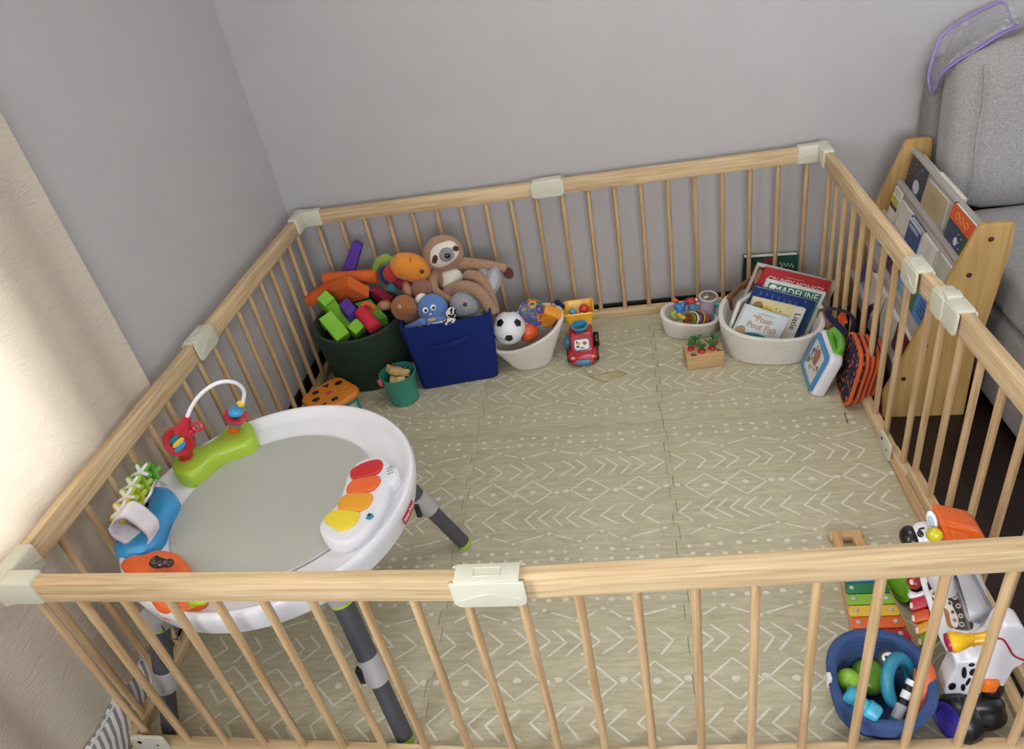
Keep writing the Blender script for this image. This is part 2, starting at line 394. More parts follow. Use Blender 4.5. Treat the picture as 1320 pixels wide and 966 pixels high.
# back
panel((-.273, .012), (.727, .010), [.05 + i * S for i in range(10)]); panel((.727, .010), (1.727, .012), [.05 + i * S for i in range(10)])
aL, aR = -.0394, .0236; mid = V((.7171, -1.8755))
FL = mid - V((math.cos(aL), math.sin(aL))); FR = mid + V((math.cos(aR), math.sin(aR)))
panel(FL, mid, [.05 + i * S for i in range(10)]); panel(mid, FR, [.05 + i * S for i in range(10)])
panel((BLx, -.02), (BLx - .004, -.92), [.05 + i * S for i in range(9)]); panel((BLx - .004, -.92), (BLx - .010, -1.82), [.05 + i * S for i in range(9)])
panel((1.728, -.0), (1.7245, -.955), [.1 + i * S for i in range(9)])
panel((1.7275, -.955), (1.7365, -1.075), [.072])
panel((1.742, -1.075), (1.758, -1.845), [.012 + i * S for i in range(8)], z0=.03, hb=.036)
g = G(); g.box((1.7225, -1.40, .021), (.026, .88, .018), bev=.003); obj('threshold_bar', g, wood('pine_deep', 'D0B188', 'B2916A', 'y', 7), pen)
def sleeve(c, ang, L_, w=.040, side=1, emblem=True, name='connector'):
    """cream clip over the rail: box body, rounded cheek plate on the inner side with a raised wave line."""
    c = V((c[0], c[1], 0)); M = Matrix.Translation(c) @ Matrix.Rotation(ang, 4, 'Z')
    g = G(M); zc = (RT + RB) / 2
    g.box((0, 0, RT + .002), (L_, w, .010), bev=.003)
    for sgn in (1, -1):
        F = frame(V((0, sgn * w / 2 * .86, 0)), x=(1, 0, 0), z=(0, sgn, 0))
        h = RT - RB + .008; r = .016; k = []
        for (qx, qz, a0) in ((L_ / 2 + .008 - r, RB - .004 + r, -90), (L_ / 2 + .008 - r, RT + .002 - r * .2, 0), (-L_ / 2 - .008 + r, RT + .002 - r * .2, 90), (-L_ / 2 - .008 + r, RB - .004 + r, 180)):
            for t in range(5):
                an = math.radians(a0 + 22.5 * t); k.append((qx + r * math.cos(an), qz + r * math.sin(an) * (.2 if a0 in (0, 90) else 1)))
        y = F.to_3x3().col[1].z
        g.prism([(p[0], p[1] * y) for p in k], 0, .0052, F, .002)
    o = obj(name, g, CREAM, pen)
    if emblem:
        e = G(M)
        pts = [(-L_ * .48 + L_ * .96 * t / 16, side * (w / 2 * .86 + .0058), zc - .004 + .007 * math.cos((t / 16 - .5) * 2 * PI)) for t in range(17)]
        e.tube(pts, .0013, 6)
        e.tube([(-.024, -.009, RT + .0074), (.024, -.009, RT + .0074), (.024, .009, RT + .0074), (-.024, .009, RT + .0074)], .0009, 6, closed=True)
        obj('embossed_line', e, CREAM, o)
    return o
sleeve((.727, .011), 0, .11, side=-1); sleeve((.7171, -1.8755), (aL + aR) / 2, .115, side=-1); sleeve((BLx - .004, -.92), PI / 2, .105, side=-1)
sleeve((1.7245, -.945), -PI / 2, .085, side=-1); sleeve((1.7375, -1.093), -PI / 2 + .02, .05, side=-1, emblem=False); sleeve((1.742, -1.155), -PI / 2 + .02, .066, side=-1, emblem=False)
g = G(Matrix.Translation(V((1.7385, -1.118, RT + .010)))); g.box((0, 0, 0), (.036, .03, .010), bev=.004); obj('gate_latch', g, CREAM, pen)
def corner(c, d1, d2):
    c = V((*c, 0)); g = G(); d1, d2 = V((*d1, 0)), V((*d2, 0)); zc = (RT + RB) / 2
    for d in (d1, d2):
        M = frame(c, x=d, z=(0, 0, 1)); gg = G(M)
        g.M = M; g.box((.036, 0, zc + .001), (.105, .040, RT - RB + .010), bev=.007, seg=3)
    g.M = Matrix(); g.cyl((c.x, c.y, RB - .0045), (c.x, c.y, RT + .0068), .0203, n=24)
    o = obj('corner_connector', g, CREAM, pen)
    e = G()
    for d, n in ((d1, d2), (d2, d1)):
        pts = [c + d * (.024 + .06 * t / 12) + n * .0212 + V((0, 0, zc - .003 + .006 * math.cos((t / 12 - .5) * 2 * PI))) for t in range(13)]
        e.tube(pts, .0013, 6)
    obj('embossed_line', e, CREAM, o)
corner((-.283, .010), (1, 0), (0, -1)); corner((1.727, .011), (-1, 0), (0, -1)); corner((FL.x - .006, FL.y + .002), (1, aL), (0, 1)); corner((1.74, -1.853), (-1, 0), (0, 1))
SCREW = mat('dark_screw', '1A1815', .4, metal=.6)
def bracket(F, name='foot_bracket'):
    g = G(); k = []
    for (x, y, a0) in ((.012, .012, 180), (.078, .012, 270), (.078, .05, 0), (.012, .05, 90)):
        for t in range(5): an = math.radians(a0 + 22.5 * t); k.append((x + .012 * math.cos(an), y + .012 * math.sin(an)))
    g.prism(k, 0, .006, F, .002); o = obj(name, g, CREAM, pen)
    h = G(); h.cyl(F @ V((.022, .04, .004)), F @ V((.022, .04, .0072)), .0055, n=14); h.cyl(F @ V((.066, .03, .004)), F @ V((.066, .03, .0068)), .003, n=10); obj('screw', h, SCREW, o)
bracket(frame((1.711, -.905, MZ), x=(0, -1, 0), z=(-1, 0, 0)) @ Matrix.Diagonal((1, 1, 1, 1)))
bracket(frame((FL.x + .02, FL.y - .016, .030), x=(1, aL, 0), z=(0, -1, 0)))
# ------------------------------------------------------------------ curtain
def curtain_mat():
    m = bpy.data.materials.new('beige_curtain'); m.use_nodes = True; nt = m.node_tree; N = nt.nodes; L = nt.links; b = N['Principled BSDF']
    tc = N.new('ShaderNodeTexCoord'); mp = N.new('ShaderNodeMapping'); mp.inputs['Scale'].default_value = (1, 1, 5); L.new(tc.outputs['Object'], mp.inputs[0])
    n = N.new('ShaderNodeTexNoise'); n.inputs['Scale'].default_value = 42; n.inputs['Detail'].default_value = 4; n.inputs['Distortion'].default_value = 1.2; L.new(mp.outputs[0], n.inputs['Vector'])
    bu = N.new('ShaderNodeBump'); bu.inputs['Strength'].default_value = .9; bu.inputs['Distance'].default_value = .005; L.new(n.outputs['Fac'], bu.inputs['Height'])
    b.inputs['Base Color'].default_value = lin('D8CCBA'); b.inputs['Roughness'].default_value = .8; b.inputs['Specular IOR Level'].default_value = .2; L.new(bu.outputs[0], b.inputs['Normal'])
    t = N.new('ShaderNodeBsdfTranslucent'); t.inputs[0].default_value = lin('E9DCC8'); L.new(bu.outputs[0], t.inputs['Normal'])
    x = N.new('ShaderNodeMixShader'); x.inputs[0].default_value = .095; o = N['Material Output']
    L.new(b.outputs[0], x.inputs[1]); L.new(t.outputs[0], x.inputs[2]); L.new(x.outputs[0], o.inputs['Surface']); return m
g = G(); vs = []; fs = []; ny, nz = 150, 24
for i in range(ny + 1):
    y = -1.148 - 1.32 * i / ny; u = y + 1.148
    for k in range(nz + 1):
        z = .012 + 2.28 * k / nz
        f = .008 * math.sin(u * 19) + .0045 * math.sin(u * 43 + .9) + .002 * math.sin(z * 3 + u * 9)
        vs.append((XL + .028 + f * (.75 + .25 * math.cos(z * 1.3)), y, z))
for i in range(ny):
    for k in range(nz): a = i * (nz + 1) + k; fs.append((a, a + 1, a + nz + 2, a + nz + 1))
g.put(vs, fs)
cur = obj('curtain', g, curtain_mat()); tag(cur, 'long beige crinkled curtain hanging over the sunlit window behind the left fence', 'curtain')
rg = thing('curtain_rod', 'curtain rod above the window on the grey wall', 'curtain rod', (XL + .03, -2.3, 2.31))
g = G(); g.cyl((XL + .03, -4.1, 2.31), (XL + .03, -1.05, 2.31), .011); obj('rod', g, mat('rod_metal', '55504A', .3, metal=.8), rg)
g = G()
for y in (-1.1, -4.0): g.box((XL + .015, y, 2.31), (.03, .02, .04), bev=.003)
obj('wall_bracket', g, mat('rod_metal', '55504A'), rg)
# ------------------------------------------------------------------ striped bag behind the left fence
def stripes(key, c1, c2, ax, scale, rotx=0):
    m = bpy.data.materials.new(key); m.use_nodes = True; nt = m.node_tree; N = nt.nodes; L = nt.links; b = N['Principled BSDF']
    tc = N.new('ShaderNodeTexCoord'); mp = N.new('ShaderNodeMapping'); mp.inputs['Rotation'].default_value = (rotx, 0, 0); L.new(tc.outputs['Object'], mp.inputs[0])
    w = N.new('ShaderNodeTexWave'); w.bands_direction = ax; w.inputs['Scale'].default_value = scale; w.inputs['Distortion'].default_value = .4; L.new(mp.outputs[0], w.inputs['Vector'])
    r = N.new('ShaderNodeValToRGB'); r.color_ramp.elements[0].position = .4; r.color_ramp.elements[1].position = .55; r.color_ramp.elements[0].color = lin(c1); r.color_ramp.elements[1].color = lin(c2)
    L.new(w.outputs['Fac'], r.inputs[0]); L.new(r.outputs[0], b.inputs['Base Color']); b.inputs['Roughness'].default_value = .9; return m
sb = thing('striped_storage_bag', 'grey and white striped fabric bag squeezed between the left fence and the curtain', 'bag', (-.33, -1.8, 0))
g = G(); n = 16
sec = [(-.343, .002), (-.311, .002), (-.306, .03), (-.308, .08), (-.318, .112), (-.330, .120), (-.341, .10)]
vs = []; fs = []
for i in range(n + 1):
    y = -1.585 - .5 * i / n; k = 1.02 - .7 * max(0, 1 - i / 3) ** 2
    for (x, z) in sec: vs.append((x, y, z * k * (1 + .04 * math.sin(i * 1.3)) + .001))
m_ = len(sec)
for i in range(n):
    for j in range(m_): fs.append((i * m_ + j, i * m_ + (j + 1) % m_, (i + 1) * m_ + (j + 1) % m_, (i + 1) * m_ + j))
fs += [tuple(range(m_)), tuple(range(n * m_, n * m_ + m_))]
g.put(vs, fs); obj('fabric_body', g, stripes('stripe_fabric', '8F8D8C', 'E4E2DC', 'Y', 16, .5), sb, sharp=60)
g = G(); g.tube([(-.3225, -1.587 - .495 * t / 12, .1165 * (1.02 - .7 * max(0, 1 - (t * 16 / 12) / 3) ** 2)) for t in range(13)], .003, 8); obj('piping', g, cloth('white_piping', 'E4E2DC'), sb)
# ------------------------------------------------------------------ sofa
GREY = mat('grey_upholstery', 'A09D9B', .95, var=.34, nscale=330, bump=.5, bscale=600, spec=.15, sheen=.15)
GREYD = mat('grey_upholstery_frame', '8E8A88', .95, var=.34, nscale=330, bump=.5, bscale=600, spec=.15)
so = thing('sofa', 'grey fabric sofa at the right wall beside the wooden book rack', 'sofa', (2.9, -.6, 0))
def cushion(g, c, size, R=None, bev=.05, puff=.02):
    b = bmesh.new(); bmesh.ops.create_cube(b, size=1); bmesh.ops.subdivide_edges(b, edges=b.edges[:], cuts=9, use_grid_fill=True)
    for v in b.verts:
        p = v.co * 2; q = V((p.x, p.y, p.z)); r = [bev / (s / 2) for s in size]
        w = [max(0, 1 - abs(x) ** 4) for x in p]
        o = V((p.x * size[0] / 2, p.y * size[1] / 2, p.z * size[2] / 2)); inn = V([max(-s / 2 + bev, min(s / 2 - bev, x)) for s, x in zip(size, o)])
        d = o - inn; cnt = sum(abs(t) > 1e-9 for t in d)
        if cnt > 1: d = d.normalized() * bev
        o = inn + d
        if abs(p.x) > .999: o.x += math.copysign(puff, p.x) * w[1] * w[2]
        if abs(p.y) > .999: o.y += math.copysign(puff, p.y) * w[0] * w[2]
        if abs(p.z) > .999: o.z += math.copysign(puff, p.z) * w[0] * w[1]
        v.co = o
    M = Matrix.Translation(V(c)) @ (R.to_4x4() if R else Matrix())
    for v in b.verts: v.co = M @ v.co
    g.merge(b)
g = G(); g.box((2.97, -.535, .17), (1.82, 1.09, .29), bev=.03, seg=3); obj('base_frame', g, GREYD, so)
g = G(); g.box((2.98, -.01, .46), (1.86, .14, .84), bev=.04, seg=4); obj('back_frame', g, GREYD, so)
g = G(); cushion(g, (2.535, -.69, .39), (.93, .80, .16), bev=.035, puff=.012); obj('seat_cushion', g, GREY, so)
g = G(); cushion(g, (3.44, -.69, .39), (.86, .80, .16), bev=.035, puff=.012); obj('seat_cushion', g, GREY, so)
Rb = Euler((-.13, 0, 0)).to_matrix()
for x, w in ((2.535, .93), (3.44, .86)):
    g = G(); cushion(g, (x, -.185, .70), (w, .20, .49), Rb, bev=.06, puff=.022); bc = obj('back_cushion', g, GREY, so)
    e = G(); M = Matrix.Translation(V((x, -.185, .70))) @ Rb.to_4x4(); hx = w / 2 - .05
    e.tube([M @ V((-hx - .022 + .004 * math.sin(t), -.108 - .012 * math.sin(PI * t / 10), -.20 + .40 * t / 10)) for t in range(11)], .0022, 6); obj('seam', e, GREYD, bc)
g = G()
for x in (2.14, 3.8):
    for y in (-1.0, -.06): g.cyl((x, y, .001), (x, y, .045), .018, .025)
obj('leg', g, mat('sofa_leg', '1C1613', .4), so)
# clear bag with purple trim
PURP = plast('purple_vinyl', '9C86C8', .35)
CLEAR = glass('clear_vinyl', (.985, .98, .99), .06, .12, True)
bg = thing('clear_zip_bag', 'clear plastic bag with purple edging and zip draped over the sofa back', 'bag', aty((1255, 75), -.02))
def bp(px, y): return aty(px, y)
TOPB = [bp(ZX(*q), y) for q, y in (((205, 600), -.03), ((180, 480), -.02), ((215, 340), .0), ((275, 215), .02), ((450, 95), .03), ((630, 8), .035))]
ZIPL = [bp(ZX(*q), y) for q, y in (((235, 540), -.10), ((265, 455), -.14), ((370, 370), -.17), ((480, 305), -.19), ((620, 215), -.19), ((735, 165), -.17))]
a_ = smooth_open(TOPB, 5); b_ = smooth_open(ZIPL, 5); g = G(); vs = []; fs = []; n = len(a_); kk = 8
for i in range(n):
    for k in range(kk + 1):
        t = k / kk; p = a_[i].lerp(b_[i], t); p += V((0, -.03 * math.sin(PI * t), .012 * math.sin(PI * t) + .006 * math.sin(i * 1.1 + k * 1.7) * math.sin(PI * t))); vs.append(p)
for i in range(n - 1):
    for k in range(kk): q = i * (kk + 1) + k; fs.append((q, q + 1, q + kk + 2, q + kk + 1))
g.put(vs, fs)
vs = []; fs = []
for i in range(n):
    for k in range(5): t = k / 4; p = b_[i].lerp(V((b_[i].x + .05, -.06, b_[i].z - .015)), t) + V((0, 0, .02 * math.sin(PI * t) + .004 * math.sin(i * 2 + k))); vs.append(p)
for i in range(8, n - 1):
    for k in range(4): q = i * 5 + k; fs.append((q, q + 1, q + 6, q + 5))
g.put(vs, fs); obj('clear_panel', g, CLEAR, bg, sharp=70)
g = G(); g.tube(a_, .0055, 8); g.tube(smooth_open([TOPB[-1], bp(ZX(665, 40), .0), bp(ZX(690, 120), -.09), ZIPL[-1]], 4), .0045, 8); g.tube(smooth_open([TOPB[0], bp(ZX(215, 560), -.07), ZIPL[0]], 3), .0055, 8); obj('edging', g, PURP, bg)
g = G(); g.tube(b_, [.010] * len(b_), 8, flat=.35, up=(0, -.4, 1)); z_ = obj('zip', g, PURP, bg); g = G(); g.tube([p + V((0, -.004, .0065)) for p in b_], .0018, 6); obj('zip_teeth', g, plast('purple_teeth', '7A63AE'), z_)
# ------------------------------------------------------------------ books
PAGE = mat('book_pages', 'E6E2D8', .8, var=.05, nscale=200, stretch=(1, 1, 1))
def bmat(c): return mat('cover_' + c, c, .35, var=.04, nscale=20, coat=.15)
INK = {}
def book(label, F, w, h, t, col, deco=None, group=None, spine=None, name='book', over=.003, extra=()):
    """F: origin at the lower left corner of the front cover, x across, y up the cover, z out of the front cover; body goes to -t."""
    F = F.copy(); o = thing(name, label, 'book', tuple(F.to_translation()), 0, group)
    mats = [bmat(col)] + [bmat(c) for c in extra]
    g = G(F)
    g.box((w / 2, h / 2, -.0012), (w, h, .0024), bev=.0008, seg=1); g.box((w / 2, h / 2, -t + .0012), (w, h, .0024), bev=.0008, seg=1); g.box((.0013, h / 2, -t / 2), (.0026, h, t), bev=.0008, seg=1)
    if deco: deco(g)
    obj('cover', g, mats, o)
    g = G(F); g.box((w / 2 - over / 2 + .001, h / 2, -t / 2), (w - over * 1.6 - .002, h - over * 2, max(.002, t - .0046))); obj('page_block', g, PAGE, o)
    return o
def frame_px(TL, TR, y, dy, lean=.12, h=.2):
    """a standing book whose upper cover corners lie at the two seen points, TR dy deeper; leans back by lean."""
    a, b = aty(TL, y), aty(TR, y + dy); X = b - a; w = X.length; X.normalize()
    up = V((0, math.sin(lean), math.cos(lean))); up = (up - X * up.dot(X)).normalized(); N = X.cross(up)
    o = a - up * h; return Matrix(((X.x, up.x, N.x, o.x), (X.y, up.y, N.y, o.y), (X.z, up.z, N.z, o.z), (0, 0, 0, 1))), w
def quad(g, x0, y0, x1, y1, mi, z=.0006): g.poly([(x0, y0, z), (x1, y0, z), (x1, y1, z), (x0, y1, z)], mi)
def oval(g, x, y, rx, ry, mi, z=.0008, n=16, a=0): g.poly([(x + rx * math.cos(2 * PI * k / n) * math.cos(a) - ry * math.sin(2 * PI * k / n) * math.sin(a), y + rx * math.cos(2 * PI * k / n) * math.sin(a) + ry * math.sin(2 * PI * k / n) * math.cos(a), z) for k in range(n)], mi)
def T2(x, y, z=.0012, a=0): return Matrix.Translation(V((x, y, z))) @ Matrix.Rotation(a, 4, 'Z')
# big white basket books --------------------------------------------------
GB = 'picture books in the big white basket'
F, w = frame_px((962, 393), (1018, 410.5), -.365, .01, .16, .135)
def d(g, w=w, h=.135):
    g.text('The', T2(w * .30, h - .030), .012, 1); g.text('Pout-', T2(w * .53, h - .036), .032, 1, width=w * .38); g.text('Pout Fish', T2(w * .53, h - .064), .032, 1, width=w * .66)
    quad(g, w * .32, h - .016, w * .72, h - .0145, 3); oval(g, w * .5, h - .112, w * .32, .024, 2); oval(g, w * .12, h - .1, w * .12, .025, 4)
book('white board book with orange title lettering, foremost in the big white basket', F, w, .135, .018, 'DDE6EA', d, GB, extra=('C98A3A', '3F8F96', '8A93A0', 'B49A78'))
F, w = frame_px(ZK(655, 412), ZK(988, 488), -.325, .01, .15, .185)
def d(g, w=w, h=.185):
    quad(g, 0, 0, w * .78, h, 1); oval(g, w * .28, h - .055, w * .17, .036, 2); oval(g, w * .12, h - .03, w * .1, .02, 3); oval(g, w * .42, h - .075, w * .1, .015, 2)
    for k in range(5): oval(g, w * (.2 + .09 * k), h - .025 - .006 * (k % 3), .004, .003, 3)
    g.text('Little', T2(w * .885, h - .055, a=-PI / 2), .032, 4)
book('cream and yellow picture book with sideways black lettering behind the white fish book', F, w, .185, .016, 'E4E2D6', d, GB, extra=('E6D9A8', 'E8C24A', '9A8254', '2A2A2E'))
F, w = frame_px(ZK(668, 345), ZK(1052, 440), -.295, .01, .15, .21)
def d(g, w=w, h=.21):
    rr = random.Random(3)
    for k in range(26): oval(g, rr.uniform(.01, w - .01), rr.uniform(.02, h - .006), rr.uniform(.0008, .002), rr.uniform(.0008, .002), 1, n=6)
    for k in range(7): quad(g, w * (.1 + .1 * k), h - .026 - .002 * k, w * (.1 + .1 * k) + .004, h - .010 - .002 * k, 2)
    g.text('NIGHT', T2(w * .52, h - .052), .03, 2)
book('navy blue picture book with pale stars, standing behind the cream and yellow book', F, w, .21, .022, '1F3B78', d, GB, extra=('AFC0E0', '5A78B8'))
F, w = frame_px(ZK(738, 296), ZK(1118, 384), -.26, .01, .13, .245)
def d(g, w=w, h=.245):
    quad(g, .012, .012, w - .014, h - .010, 1); g.text('MADELINE', T2(w * .53, h - .030), .040, 2, width=w * .74); oval(g, .03, h - .026, .012, .012, 2)
book('green picture book with white border and bold white capital title lettering', F, w, .245, .012, 'E6E8E6', d, GB, extra=('3E8368', 'F4F4EE'))
F, w = frame_px(ZK(733, 222), ZK(1152, 318), -.232, .01, .12, .265)
def d(g, w=w, h=.265):
    g.text('GRUMPY MONKEY', T2(w * .5, h - .040), .034, 1, width=w * .86); quad(g, w * .32, h - .020, w * .6, h - .0188, 1); oval(g, w * .45, h - .15, w * .3, .06, 2)
book('red picture book with thin white capital lettering, tall behind the green one', F, w, .265, .012, 'B9333A', d, GB, extra=('E9DAD6', '6A3A28'))
F, w = frame_px(ZK(682, 196), ZK(1190, 318), -.205, .01, .11, .285)
def d(g, w=w, h=.285): quad(g, .006, .02, .03, h - .01, 1); oval(g, .02, h - .05, .012, .03, 2)
book('tall pale picture book rearmost in the big white basket behind the red one', F, w, .285, .014, 'CFCBC4', d, GB, extra=('5A4A46', 'B07058'))
pa, pb = aty(ZK(548, 436), -.34), aty(ZK(668, 352), -.20); X = (pa - pb).normalized(); up = V((.28, 0, .96)); up = (up - X * up.dot(X)).normalized(); N = X.cross(up); o_ = pb - up * .15
F = Matrix(((X.x, up.x, N.x, o_.x), (X.y, up.y, N.y, o_.y), (X.z, up.z, N.z, o_.z), (0, 0, 0, 1)))
book('thin white board book turned sideways along the left side inside the big white basket', F, (pa - pb).length, .15, .014, 'D9D4CA', None, GB)
F, w = frame_px(ZK(600, 160), ZK(948, 140), .036, 0, .0, .30); F = Matrix.Translation(V((0, 0, .0))) @ F
def d(g, w=w, h=.30): quad(g, w * .38, h - .030, w * .56, h - .008, 1); g.tube(smooth_open([(w * (.66 + .026 * k), h - .036 - .012 * k / 11 + .011 * math.sin(k * 2.3) * (1.3 if k < 3 else .8), .0015) for k in range(12)], 4), .0016, 5, mi=2); quad(g, 0, 0, .012, h, 3); oval(g, w * .2, h - .06, .02, .03, 4)
kz = F.to_translation().z; hgt = .30 + kz - .004; F = Matrix.Translation(V((0, 0, .004 - kz))) @ F
book('dark green picture book standing between the back fence and the grey wall', F, w, hgt, .032, '1F5A48', lambda g: (d(g, w, hgt)), None, extra=('A8323A', 'C8D2CC', '16302A', '7A4A34'))
# ------------------------------------------------------------------ book rack
rack = thing('book_rack', 'light birch sling book rack standing between the right fence and the sofa', 'book rack', (1.757, -.77, 0), -math.radians(3.6))
RM = WM[rack]
side = [(0, 0), (-.004, .10), (.121, .487), (.175, .646), (.258, .646), (.262, .588), (.252, .434), (.232, .22), (.236, 0)]
HOLES = [(.207, .602), (.171, .497), (.133, .385), (.092, .268), (.046, .15)]
for y in (0, .70):
    P = []
    for k, p in enumerate(side):
        a, b, c = V(side[k - 1]), V(p), V(side[(k + 1) % len(side)]); r = .012 if k in (3, 4) else .004
        P += [b + (a - b).normalized() * r, b + ((a - b).normalized() + (c - b).normalized()) * r * .3, b + (c - b).normalized() * r]
    F = RM @ Matrix(((1, 0, 0, 0), (0, 0, -1, y + .018), (0, 1, 0, 0), (0, 0, 0, 1)))
    g = G(); g.prism(P, 0, .018, F, .0025, both=True); sp = obj('side_panel', g, BIRCH, rack)
    g = G()
    for hx, hz in HOLES:
        c0 = RM @ V((hx, y - .0008, hz)); c1 = RM @ V((hx, y + .0188, hz)); g.cyl(c0, c1, .0075, n=14)
    obj('rod_end', g, mat('rod_hole', '3A2A1C', .7), sp)
SLING = cloth('grey_canvas', 'A8A19A')
for k, (hx, hz) in enumerate(HOLES):
    g = G(); g.cyl(RM @ V((hx, .016, hz)), RM @ V((hx, .702, hz)), .012, n=16); obj('rod', g, SLING, rack)
for k in range(len(HOLES) - 1):
    (bx, bz), (fx, fz) = HOLES[k], HOLES[k + 1]
    pr = smooth_open([(bx - .010, 0, bz - .006), (bx - .013, 0, bz - .06), (fx + .014, 0, fz - .075), (fx + .004, 0, fz - .085), (fx - .004, 0, fz - .06), (fx - .006, 0, fz + .010)], 4)
    g = G(RM); vs = []; m = len(pr)
    for y in (.03, .69):
        for p in pr: vs.append((p.x, y, p.z))
    g.put(vs, [(i, i + 1, m + i + 1, m + i) for i in range(m - 1)]); o = obj('canvas_sling', g, SLING, rack)
    s = o.modifiers.new('t', 'SOLIDIFY'); s.thickness = .0015
def rbook(label, tier, y0, y1, h, t, col, depth=.0, rise=.06, deco=None, extra=()):
    """book in sling pocket `tier`: from far y1 to near y0 along the rack, its top `rise` above the front rod."""
    (bx, bz), (fx, fz) = HOLES[tier], HOLES[tier + 1]
    a = .14; up = V((math.sin(a), 0, math.cos(a))); X = V((0, -1, 0)); N = X.cross(up)
    top = V((fx + .018 + depth, y1, fz + .016 + rise + (.040 if tier else .036))); o = top - up * h
    F = RM @ Matrix(((X.x, up.x, N.x, o.x), (X.y, up.y, N.y, o.y), (X.z, up.z, N.z, o.z), (0, 0, 0, 1)))
    return book(label, F, y1 - y0, h, t, col, (lambda g: deco(g, y1 - y0, h)) if deco else None, 'books in the birch rack', extra=extra)
def d1(g, w, h):
    rr = random.Random(5)
    for k in range(10): oval(g, rr.uniform(.02, w - .02), rr.uniform(h * .5, h - .01), .003, .002, 1, n=6)
    oval(g, w * .62, h - .075, .03, .022, 1)
rbook('dark navy picture book at the far end of the top tier of the birch rack', 0, .50, .67, .15, .014, '1D2740', .004, .055, d1, ('C8CCD8',))
rbook('white paged book right behind the navy book in the top rack tier', 0, .49, .66, .15, .020, 'D4CDC4', .018, .058)
def d2(g, w, h):
    for k in range(4): quad(g, w * .3, h - .03 - .012 * k, w * .7, h - .027 - .012 * k, 1)
rbook('tan worn book next to the navy one in the top rack tier', 0, .285, .475, .14, .020, 'B5A37C', -.002, .045, d2, ('94835E',))
rbook('white book behind the tan book in the top tier of the birch rack', 0, .27, .49, .145, .024, 'DAD4CA', .022, .058)
def d3(g, w, h):
    quad(g, 0, h - .045, w, h, 1); quad(g, .012, .02, w * .62, h - .05, 2); oval(g, w * .42, h - .085, .014, .012, 3); rr = random.Random(2)
    for k in range(9): oval(g, rr.uniform(.02, w * .6), rr.uniform(.03, h - .06), .003, .003, 3, n=6)
    for k in range(9): oval(g, w * .8 + .008 * math.sin(k * 2), h - .06 - .010 * k, .009, .0035, 4, a=k)
    for k in range(3): g.tube([(w * (.25 + .17 * k) + .014 * math.cos(t), h - .022 + .009 * math.sin(t), .001) for t in [x * PI / 5 for x in range(10)]], .0015, 5, True, 4)
rbook('thick green and orange picture book at the near end of the top rack tier', 0, .022, .235, .165, .030, '2F5A34', -.002, .065, d3, ('E0512A', '2C3D66', 'D9DCE6', 'C9A23C'))
rbook('white picture book at the far end of the second rack tier', 1, .60, .675, .13, .02, 'D9D3CB', .0, .055)
def d4(g, w, h): quad(g, 0, h - .03, w, h - .004, 1); quad(g, 0, h - .045, w, h - .03, 2)
rbook('small yellow and dark striped book far in the second rack tier', 1, .585, .665, .10, .016, 'E0DAD0', -.008, .035, d4, ('C8BE3E', '3A2A2E'))
rbook('cream book leaning in the second rack tier beside the yellow one', 1, .46, .58, .13, .014, 'DDD6CC', -.002, .04)
def d5(g, w, h):
    quad(g, 0, h - .012, w, h, 1)
    for k in range(5): quad(g, w * (.12 + .15 * k), h - .030, w * (.12 + .15 * k) + .012, h - .018, 1)
rbook('blue picture book with white lettering in the second rack tier', 1, .33, .455, .14, .012, '27417E', -.006, .038, d5, ('D8DDE8',))
rbook('white rounded board book in the middle of the second rack tier', 1, .20, .42, .15, .020, 'DCD9D2', -.002, .036)
rbook('black backed book behind the white board book in the second rack tier', 1, .18, .40, .15, .008, '1C1C20', .020, .036)
rbook('grey green board book near end of the second rack tier', 1, .022, .175, .14, .028, 'B9BDB2', -.002, .042)
rbook('pale blue book far in the third rack tier', 2, .50, .66, .15, .014, '9FB4C4', 0, .05, d2, ('54606C',))
rbook('dark red and navy book in the third rack tier', 2, .36, .49, .15, .014, '3A2438', 0, .05, d1, ('B0506A',))
rbook('light blue picture book in the third rack tier', 2, .22, .35, .15, .014, '7FAFC8', 0, .045, d2, ('E0E4E8',))
rbook('green picture book in the third rack tier', 2, .175, .215, .15, .014, '4A7A4E', .004, .05)
def d6(g, w, h):
    for k in range(4): quad(g, w * .2, h - .03 - .014 * k, w * (.8 - .1 * (k % 2)), h - .024 - .014 * k, 1)
rbook('bright blue picture book near end of the third rack tier', 2, .03, .17, .17, .016, '4F8AD0', 0, .05, d6, ('2F4F90',))
rbook('purple and navy picture book far in the fourth rack tier', 3, .52, .62, .15, .014, '3B3C78', 0, .03, d1, ('8A8CC0',))
rbook('thick white board book in the fourth rack tier', 3, .34, .51, .15, .03, 'DCD6CC', 0, .04)
rbook('cream board book in the fourth rack tier', 3, .18, .33, .15, .03, 'D6CFC2', 0, .035)
rbook('dark red backed white book near end of the fourth rack tier', 3, .03, .17, .16, .03, '6A2A2C', 0, .045)
